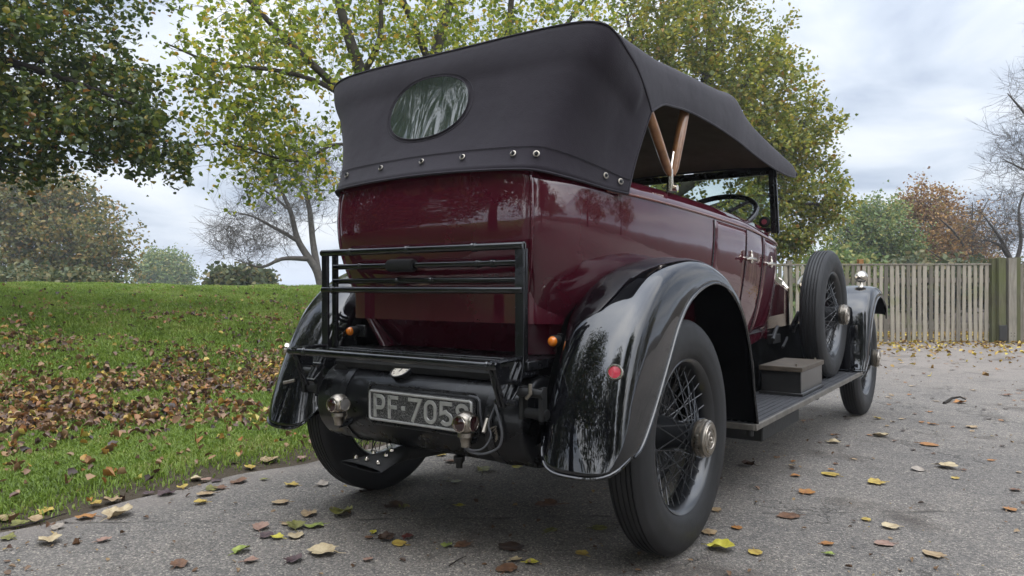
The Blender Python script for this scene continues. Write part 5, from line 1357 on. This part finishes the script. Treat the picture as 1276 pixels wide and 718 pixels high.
LM = {k: leaf_mat('leaf_'+k, a, b) for k, a, b in (
    ('tan', (.20, .125, .060), (.36, .26, .145)), ('cream', (.30, .22, .12), (.48, .39, .24)), ('yellow', (.24, .15, .03), (.44, .32, .07)), ('lemon', (.30, .26, .03), (.50, .44, .06)),
    ('green', (.12, .16, .03), (.30, .34, .08)), ('olive', (.075, .075, .018), (.20, .19, .05)), ('brown', (.075, .038, .022), (.17, .088, .048)), ('dark', (.022, .014, .010), (.065, .036, .022)),
    ('purple', (.035, .020, .024), (.095, .060, .058)), ('orange', (.22, .085, .022), (.34, .16, .045)), ('pink', (.19, .105, .075), (.30, .19, .14)), ('red', (.075, .014, .012), (.15, .035, .022)), ('grey', (.20, .165, .13), (.33, .28, .23)))}
def make_leaf(px, py, wz, colour, lift, label, group=None, seedv=0):
    """one broad autumn leaf: outline with lobes, folded along its midrib, edges curling up, with a stalk"""
    rd_ = random.Random(seedv*7+int(px*13+py)); g = ground_at(px, py)
    dpt = (g-Vector(CAM)).dot(Vector(FW)); size = min(.15, max(.028, wz*dpt/FPX))*.52
    lobed = rd_.random() < .45; az = rd_.uniform(0, 2*math.pi); n = 26
    na = (rd_.uniform(-9, 9), rd_.uniform(-9, 9), 0)
    lift *= .72; fold = lift*rd_.uniform(.25, .7); cup = lift*rd_.uniform(.1, .55); side = rd_.choice((-1, 1))
    def rad(q):
        r = 1-.28*abs(math.sin(q))**.8*(.5 if not lobed else .3)+.10*math.cos(q)
        if lobed: r *= .78+.26*abs(math.cos(2.5*q))
        r += .05*math.sin(9*q+na[0])+.035*math.sin(17*q+na[1]); 
        if math.cos(q) < -.88: r *= .72
        return r*.5
    v, f = [], []
    rings = (.0, .35, .7, 1.0)
    for k in rings:
        for j in range(n):
            q = 2*math.pi*j/n; r = rad(q)*k*size*2; x, y = r*math.cos(q), r*math.sin(q)*.86
            z = fold*abs(y)*(1 if y*side > 0 else .55)+cup*(x*x+y*y)/size*.8+.10*size*lift*math.sin(4*q+na[0])*k*k+noise.noise(Vector((x*30+na[0], y*30+na[1], 2)))*.30*size*(.25+lift)
            v.append((x, y, z))
    zmin = min(p[2] for p in v); v = [(x, y, z-zmin+.003) for x, y, z in v]
    for a in range(3):
        for j in range(n): f.append((a*n+j, a*n+(j+1) % n, (a+1)*n+(j+1) % n, (a+1)*n+j))
    b = MB().add(v, f)
    st_ = [(-rad(math.pi)*size*1.8, 0, v[3*n+n//2][2]), (-size*.85, .06*size, .004+.05*size*lift), (-size*1.25, rd_.uniform(-.2, .2)*size, .004)]
    b.tube(st_, [.0016, .0013, .0012], 5)
    o = b.build('fallen_leaf', LM[colour], None, angle=0); o.location = g+Vector((0, 0, .002)); o.rotation_euler = (rd_.uniform(-.05, .05), rd_.uniform(-.05, .05), az)
    tag(o, label, 'leaf', group or 'leaves fallen on the tarmac'); return o
LEAVES = [
 (5, 648, 22, 'tan', .9, 'tan leaf half in the grass at the left edge of the tarmac'),
 (21, 653, 22, 'olive', .6, 'yellow-green leaf along the grass edge, next to the leftmost tan leaf'),
 (57, 637, 22, 'yellow', 1, 'yellow curled leaf on the grass rim at the lower left'),
 (44, 648, 20, 'tan', .7, 'tan leaf just below the yellow curled leaf on the grass rim'),
 (71, 658, 19, 'grey', .7, 'grey-tan narrow leaf beside the twig at the lower left'),
 (10, 671, 20, 'olive', .6, 'olive leaf cut by the left picture edge, below the twig'),
 (60, 675, 33, 'cream', .8, 'large pale tan leaf with a long stalk at the lower left'),
 (127, 674, 18, 'pink', .6, 'small pinkish-brown leaf right of the large pale stalked leaf'),
 (109, 645, 25, 'orange', .7, 'reddish brown leaf lying just above the tarmac seam at the left'),
 (145, 643, 38, 'cream', 1, 'largest curled cream leaf on the tarmac seam, pale and crumpled'),
 (118, 628, 16, 'yellow', .8, 'yellow leaf above the reddish brown leaf near the verge'),
 (139, 624, 26, 'tan', .6, 'flat tan leaf behind the largest curled cream leaf'),
 (185, 615, 17, 'purple', .2, 'flat dark purple leaf on the sandy verge'),
 (208, 615, 24, 'purple', 1, 'upright folded purple leaf on the sandy verge'),
 (227, 608, 18, 'yellow', .7, 'yellow-tan leaf touching the grass right of the folded purple leaf'),
 (243, 597, 18, 'cream', .7, 'cream leaf at the grass edge above the others'),
 (258, 598, 14, 'pink', .5, 'small pinkish leaf right of the cream leaf at the grass edge'),
 (270, 599, 15, 'purple', .4, 'grey-purple round leaf at the grass edge'),
 (261, 611, 16, 'olive', 1, 'upright olive-yellow leaf resting on a flat tan leaf'),
 (258, 616, 24, 'tan', .3, 'flat tan leaf underneath the upright olive-yellow leaf'),
 (274, 609, 18, 'brown', .5, 'brown leaf right of the upright olive-yellow leaf'),
 (296, 601, 24, 'brown', .6, 'brown-tan leaf on open tarmac beyond the grey-purple leaf'),
 (251, 627, 18, 'yellow', .8, 'small ochre curled leaf alone below the flat tan leaf'),
 (298, 688, 25, 'green', .8, 'bright green-yellow leaf near the lower left corner'),
 (222, 705, 26, 'brown', 1, 'crumpled brown leaf at the bottom edge, lower left'),
 (292, 578, 21, 'dark', .8, 'dark brown leaf at the corner where the grass meets the tarmac'),
 (311, 583, 17, 'yellow', .6, 'yellow leaf in the small cluster at the grass corner'),
 (326, 568, 14, 'pink', .6, 'round pinkish-tan leaf standing at the grass corner'),
 (333, 575, 25, 'tan', .6, 'broad yellowish tan leaf in the cluster at the grass corner'),
 (357, 562, 15, 'yellow', .5, 'yellow leaf in the grass left of the rear tyre'),
 (375, 571, 14, 'pink', .5, 'small pinkish leaf on the verge nearest the left rear tyre'),
 (329, 598, 10, 'olive', .6, 'tiny yellow-green leaf alone between the grass corner and the seam'),
 (364, 605, 19, 'yellow', 1, 'curled ochre leaf with its stalk up, left of the rear tyre'),
 (400, 605, 19, 'grey', .5, 'pale grey leaf close to the left rear tyre'),
 (351, 627, 23, 'tan', .5, 'long tan leaf lying below the curled ochre leaf'),
 (384, 641, 25, 'tan', .7, 'tan lobed leaf lying right on the seam'),
 (424, 641, 34, 'olive', 1.2, 'large crumpled olive leaf standing up beside the seam'),
 (356, 653, 17, 'tan', .5, 'small tan leaf on top of the leaf cluster below the seam'),
 (324, 659, 25, 'pink', .7, 'pinkish tan leaf at the left of the leaf cluster'),
 (368, 658, 29, 'olive', .5, 'brownish olive leaf in the middle of the leaf cluster'),
 (394, 656, 26, 'green', .7, 'green leaf at the right end of the leaf cluster'),
 (329, 669, 20, 'purple', .6, 'dark purple leaf at the lower left of the leaf cluster'),
 (346, 671, 18, 'lemon', .5, 'yellow-green leaf lying over purple in the leaf cluster'),
 (368, 668, 25, 'cream', .5, 'square pale tan leaf at the bottom of the leaf cluster'),
 (405, 690, 41, 'cream', .6, 'biggest pale tan leaf below the cluster, split along its midrib'),
 (364, 700, 26, 'purple', .5, 'brown-purple leaf with yellow rim near the bottom edge'),
 (310, 700, 20, 'pink', .4, 'pinkish brown leaf below the bright green-yellow leaf'),
 (464, 665, 11, 'lemon', .8, 'small bright yellow leaf above the four dark leaves'),
 (478, 673, 25, 'dark', .9, 'dark brown humped leaf in the group below the number plate'),
 (498, 679, 21, 'yellow', .5, 'orange-yellow leaf in the group below the number plate'),
 (507, 671, 19, 'red', .8, 'dark red leaf at the right of the group below the number plate'),
 (460, 671, 13, 'brown', .5, 'small brown leaf at the left of the group below the number plate'),
 (488, 632, 26, 'dark', .6, 'dark brown broad leaf beyond the seam, below the fishtail exhaust'),
 (502, 633, 15, 'olive', .6, 'olive leaf touching the dark brown broad leaf beyond the seam'),
 (572, 632, 15, 'lemon', .8, 'bright yellow crumpled leaf in the car shadow below the tail lamp'),
 (556, 681, 18, 'green', .5, 'pale green leaf with an upright stalk below the car'),
 (577, 680, 23, 'brown', .1, 'flat wet brown leaf beside the pale green leaf'),
 (458, 698, 16, 'pink', .4, 'small pinkish brown leaf near the bottom, right of the biggest pale leaf'),
 (455, 614, 22, 'dark', .3, 'dark leaf tucked against the bottom of the left rear tyre'),
 (548, 568, 16, 'yellow', .6, 'yellow leaf on the far tarmac seen under the petrol tank'),
 (559, 576, 17, 'brown', .4, 'brown leaf in front of the yellow leaf under the petrol tank'),
 (603, 587, 24, 'olive', .5, 'olive leaf in the deep shadow under the tank'),
 (595, 609, 16, 'dark', .7, 'dark curled leaf in the shadow below the right tail lamp'),
 (566, 601, 16, 'olive', .3, 'flat olive leaf in the shadow below the number plate end'),
 (644, 583, 17, 'lemon', .6, 'yellow and olive leaf in the shadow left of the right rear wing'),
 (686, 631, 36, 'brown', .3, 'broad brown leaf in the shadow below the right rear wing'),
 (684, 664, 22, 'olive', .4, 'dark olive leaf left of the right rear tyre'),
 (744, 660, 22, 'olive', .1, 'flat dull leaf close beside the right rear tyre'),
 (725, 692, 20, 'yellow', .3, 'round yellow-brown leaf below the dark olive leaf'),
 (641, 700, 18, 'cream', .6, 'pale yellow leaf between the wet brown patches'),
 (660, 703, 19, 'lemon', .6, 'yellow-green leaf right of the pale yellow leaf between wet patches'),
 (638, 684, 38, 'dark', .05, 'flat wet dark brown leaf above the pale yellow leaf'),
 (630, 711, 34, 'brown', .05, 'flat wet brown leaf cut by the bottom edge'),
 (895, 685, 37, 'lemon', .8, 'large yellow and dark red leaf just right of the right rear tyre'),
 (883, 666, 23, 'tan', .2, 'flat tan leaf above the large yellow and dark red leaf'),
 (892, 638, 17, 'tan', .3, 'tan leaf beside the right rear tyre, level with the rim'),
 (940, 690, 22, 'yellow', .2, 'mottled yellow-tan flat leaf right of the large yellow and red leaf'),
 (1029, 680, 17, 'orange', .2, 'orange oval leaf alone on the open tarmac'),
 (1032, 693, 14, 'green', .6, 'small green-yellow leaf just below the orange oval leaf'),
 (1111, 659, 24, 'cream', .4, 'long cream leaf on the open tarmac right of the car'),
 (1079, 650, 14, 'yellow', .2, 'small yellow-tan leaf left of the long cream leaf'),
 (1103, 680, 26, 'pink', .05, 'flat pinkish brown leaf below the long cream leaf'),
 (1165, 695, 30, 'tan', .15, 'flat tan and brown leaf towards the lower right'),
 (984, 645, 30, 'brown', .05, 'flat wet brown leaf left of the damp patch'),
 (1004, 616, 24, 'orange', .4, 'orange-brown leaf pointing away, right of the right rear wheel'),
 (1093, 604, 24, 'yellow', .8, 'yellow leaf with one dark curled end on the open tarmac'),
 (1036, 594, 23, 'yellow', .3, 'flat yellow-brown leaf left of the curled yellow leaf'),
 (990, 595, 12, 'orange', .5, 'small orange leaf between the rear wheel and the yellow-brown leaf'),
 (1037, 553, 17, 'cream', .5, 'pale yellow leaf on the tarmac below the running board'),
 (1096, 545, 22, 'cream', .9, 'pale curled leaf standing up below the front wheel'),
 (934, 582, 18, 'dark', .9, 'dark curled leaf by the shadow edge behind the rear wheel'),
 (1177, 584, 28, 'cream', .5, 'long pale leaf right of the curled yellow leaf'),
 (1190, 598, 12, 'yellow', .3, 'small yellow leaf below the long pale leaf at the right'),
 (1145, 588, 18, 'grey', .5, 'pale grey-tan leaf left of the long pale leaf'),
 (1155, 556, 24, 'orange', .05, 'flat orange-brown leaf below the front wheel, to its right'),
 (1257, 637, 20, 'orange', .2, 'ochre leaf at the right edge of the picture'),
 (1265, 613, 16, 'brown', .2, 'brown leaf above the ochre leaf at the right edge'),
 (917, 659, 17, 'orange', .1, 'small flat reddish leaf right of the rear tyre'),
 (1094, 524, 11, 'yellow', .6, 'pale yellow leaf just below the right front tyre'),
 (1195, 504, 17, 'orange', .7, 'orange leaf lying against the dark twig'),
 (1133, 494, 6, 'orange', .8, 'small orange leaf alone right of the front tyre'),
 (1151, 468, 6, 'brown', .8, 'small brown curled leaf beyond the small orange one'),
 (1162, 531, 11, 'orange', .6, 'small orange-brown leaf left of the twig, nearer the camera'),
 (1211, 535, 16, 'tan', .5, 'narrow tan leaf right of the small orange-brown leaf'),
 (1253, 495, 13, 'brown', .6, 'brown leaf far right beyond the twig')]
for k, L in enumerate(LEAVES): make_leaf(*L, seedv=k)
kinds = (('brown', 'small brown leaf among many scattered over the far tarmac'), ('dark', 'small dark leaf among many scattered over the far tarmac'), ('tan', 'small tan leaf among many scattered over the far tarmac'), ('orange', 'small orange leaf among many scattered over the far tarmac'))
rl = random.Random(11)
for k in range(85):
    py = 445+(rl.random()**1.3)*150; px = rl.uniform(1105 if py < 520 else 960, 1276); c, lb = rl.choice(kinds)
    make_leaf(px, py, rl.uniform(3, 6)+(py-445)*.03, c, rl.uniform(.05, .7), lb, 'small leaves on the far tarmac', 300+k)
crumb_m = ramp_island('leaf_crumbs', [(0, (.05, .03, .02)), (.5, (.15, .085, .045)), (.85, (.28, .19, .10)), (1, (.34, .24, .06))], .1, .04)
def crumbs(n):
    d = 2.2+rng.random(n)**1.3*10; lat = (-638+rng.random(n)*1276)/FPX
    Q = CAM[:2]+d[:, None]*FW[:2]+(d*lat)[:, None]*RT[:2]; s_ = Q[:, 0]-edge_x(Q[:, 1])
    pn = np.array([noise.noise(Vector((a*1.3, b*1.3, 5))) for a, b in Q])
    keep = (s_ > .02) & (rng.random(n) < np.clip(.30+.9*pn+.9*np.exp(-s_/.15)+.35*sstep(4, 10, d), 0, 1)); Q = Q[keep]; k = len(Q)
    nrm = np.stack([rng.normal(0, .3, k), rng.normal(0, .3, k), np.ones(k)], 1); nrm /= np.linalg.norm(nrm, axis=1)[:, None]
    v, q = leaf_quads(np.column_stack([Q, .004+.004*rng.random(k)]), nrm, .006+.022*rng.random(k)**3, .7, .3, .3)
    tag(np_mesh('leaf_crumbs', v, q, crumb_m), 'fine crumbs of crushed brown leaf strewn over the tarmac', 'leaf crumbs', kind='stuff')
crumbs(6500)
def twig(pts, r, label):
    P = [ground_at(*p)+Vector((0, 0, .006+h)) for *p, h in pts]; b = MB(); b.tube(P, [r*(1-.6*i/(len(P)-1)) for i in range(len(P))], 6)
    tag(b.build('twig', M['darkbark'], None), label, 'twig', 'twigs on the tarmac')
twig([(0, 660, 0), (35, 655, .004), (60, 650, .01), (83, 641, .004)], .005, 'thin brown twig along the grass edge at the lower left')
twig([(1176, 505, 0), (1186, 501, .015), (1196, 500, .02), (1203, 501, .004)], .012, 'dark bent twig on the tarmac beyond the front wheel')
twig([(559, 707, 0), (570, 702, .006), (580, 696, .003)], .003, 'short thin twig on the tarmac below the pale green leaf')

# ================================================================== TREES BEHIND THE CAMERA, seen mirrored in the paintwork
def back_tree(x, y, h, rr, label, lm, n=300, per=14, sz=.20):
    g = Vector((x, y, float(hgt(x, y))-.1)); c = Vector((x, y, h*.62))
    lim = [[(g, .3), (g+Vector((0, 0, h*.3)), .24), (g+Vector((.2, .1, h*.6)), .14), (g+Vector((0, .1, h*.9)), .03)]]
    for k in range(6):
        a = k*1.05; lim.append([(g+Vector((.1, 0, h*(.25+.06*k))), .12), (g+Vector((math.cos(a)*rr*.4, math.sin(a)*rr*.4, h*(.38+.06*k))), .07), (g+Vector((math.cos(a)*rr*.8, math.sin(a)*rr*.8, h*(.48+.06*k))), .02)])
    bl = [((x, y, h*.58), (rr*.9, rr*.9, h*.36), 1.5), ((x+rr*.55, y, h*.38), (rr*.6, rr*.7, h*.24), .7), ((x-rr*.6, y, h*.34), (rr*.55, rr*.7, h*.26), .7), ((x, y+rr*.5, h*.28), (rr*.8, rr*.5, h*.18), .5), ((x+rr*.2, y, h*.88), (rr*.45, rr*.45, h*.15), .35)]
    tree('park_tree', label, lim, [(np.array(c_), r_, w_) for c_, r_, w_ in bl], n, (per, sz, .32), leaf_m=lm, twigs=3, twig_len=.7, thin=2.6, trunk_m=M['darkbark'], base=g)
back_tree(9.5, -5.2, 10.5, 3.3, 'dark tree right of the viewer, mirrored in the right rear wing', DARK, 420, 16, .17)
back_tree(4.2, -10.2, 12, 3.8, 'second dark tree behind the viewer, mirrored in the right rear wing', DARK, 460, 16, .17)
back_tree(-4.2, -9.6, 13, 4.6, 'tall dark tree behind the viewer, mirrored in the rear wing', DARK, 520, 16, .17)
back_tree(-12.5, -11.5, 6, 2.6, 'smaller dark tree behind the viewer, mirrored at the left of the tail panel', DARK)
back_tree(-9.5, -5.6, 10, 3.8, 'dark tree on the bank left of the viewer, mirrored in the wings', DARK, 420, 16, .17)
back_tree(-18, -17, 7, 4.0, 'low broad tree far behind on the bank, mirrored in the tail panel', OLIVE, 200)
back_tree(26, 8, 9, 6.5, 'broad tree across the tarmac, mirrored in the body side', OLIVE, 220)
back_tree(31, -6, 8, 7.5, 'rounded tree across the tarmac, mirrored in the doors', DARK, 220)
back_tree(27, 22, 10, 6.5, 'slim tree across the tarmac, mirrored in the front door', OLIVE, 220)


# ================================================================== thin autumn haze over the park
hm = bpy.data.materials.new('haze'); hm.use_nodes = True; t = hm.node_tree; t.nodes.clear()
o_ = N(t, 'ShaderNodeOutputMaterial'); pv = N(t, 'ShaderNodeVolumePrincipled'); pv.inputs['Color'].default_value = (.90, .94, 1, 1); pv.inputs['Density'].default_value = HAZE; pv.inputs['Anisotropy'].default_value = .2
t.links.new(pv.outputs[0], o_.inputs['Volume'])
hz = MB().box((0, 0, 2), (5200, 5200, 28)).build('haze', hm, smooth=False); tag(hz, 'thin pale autumn haze filling the park', 'haze', kind='stuff')
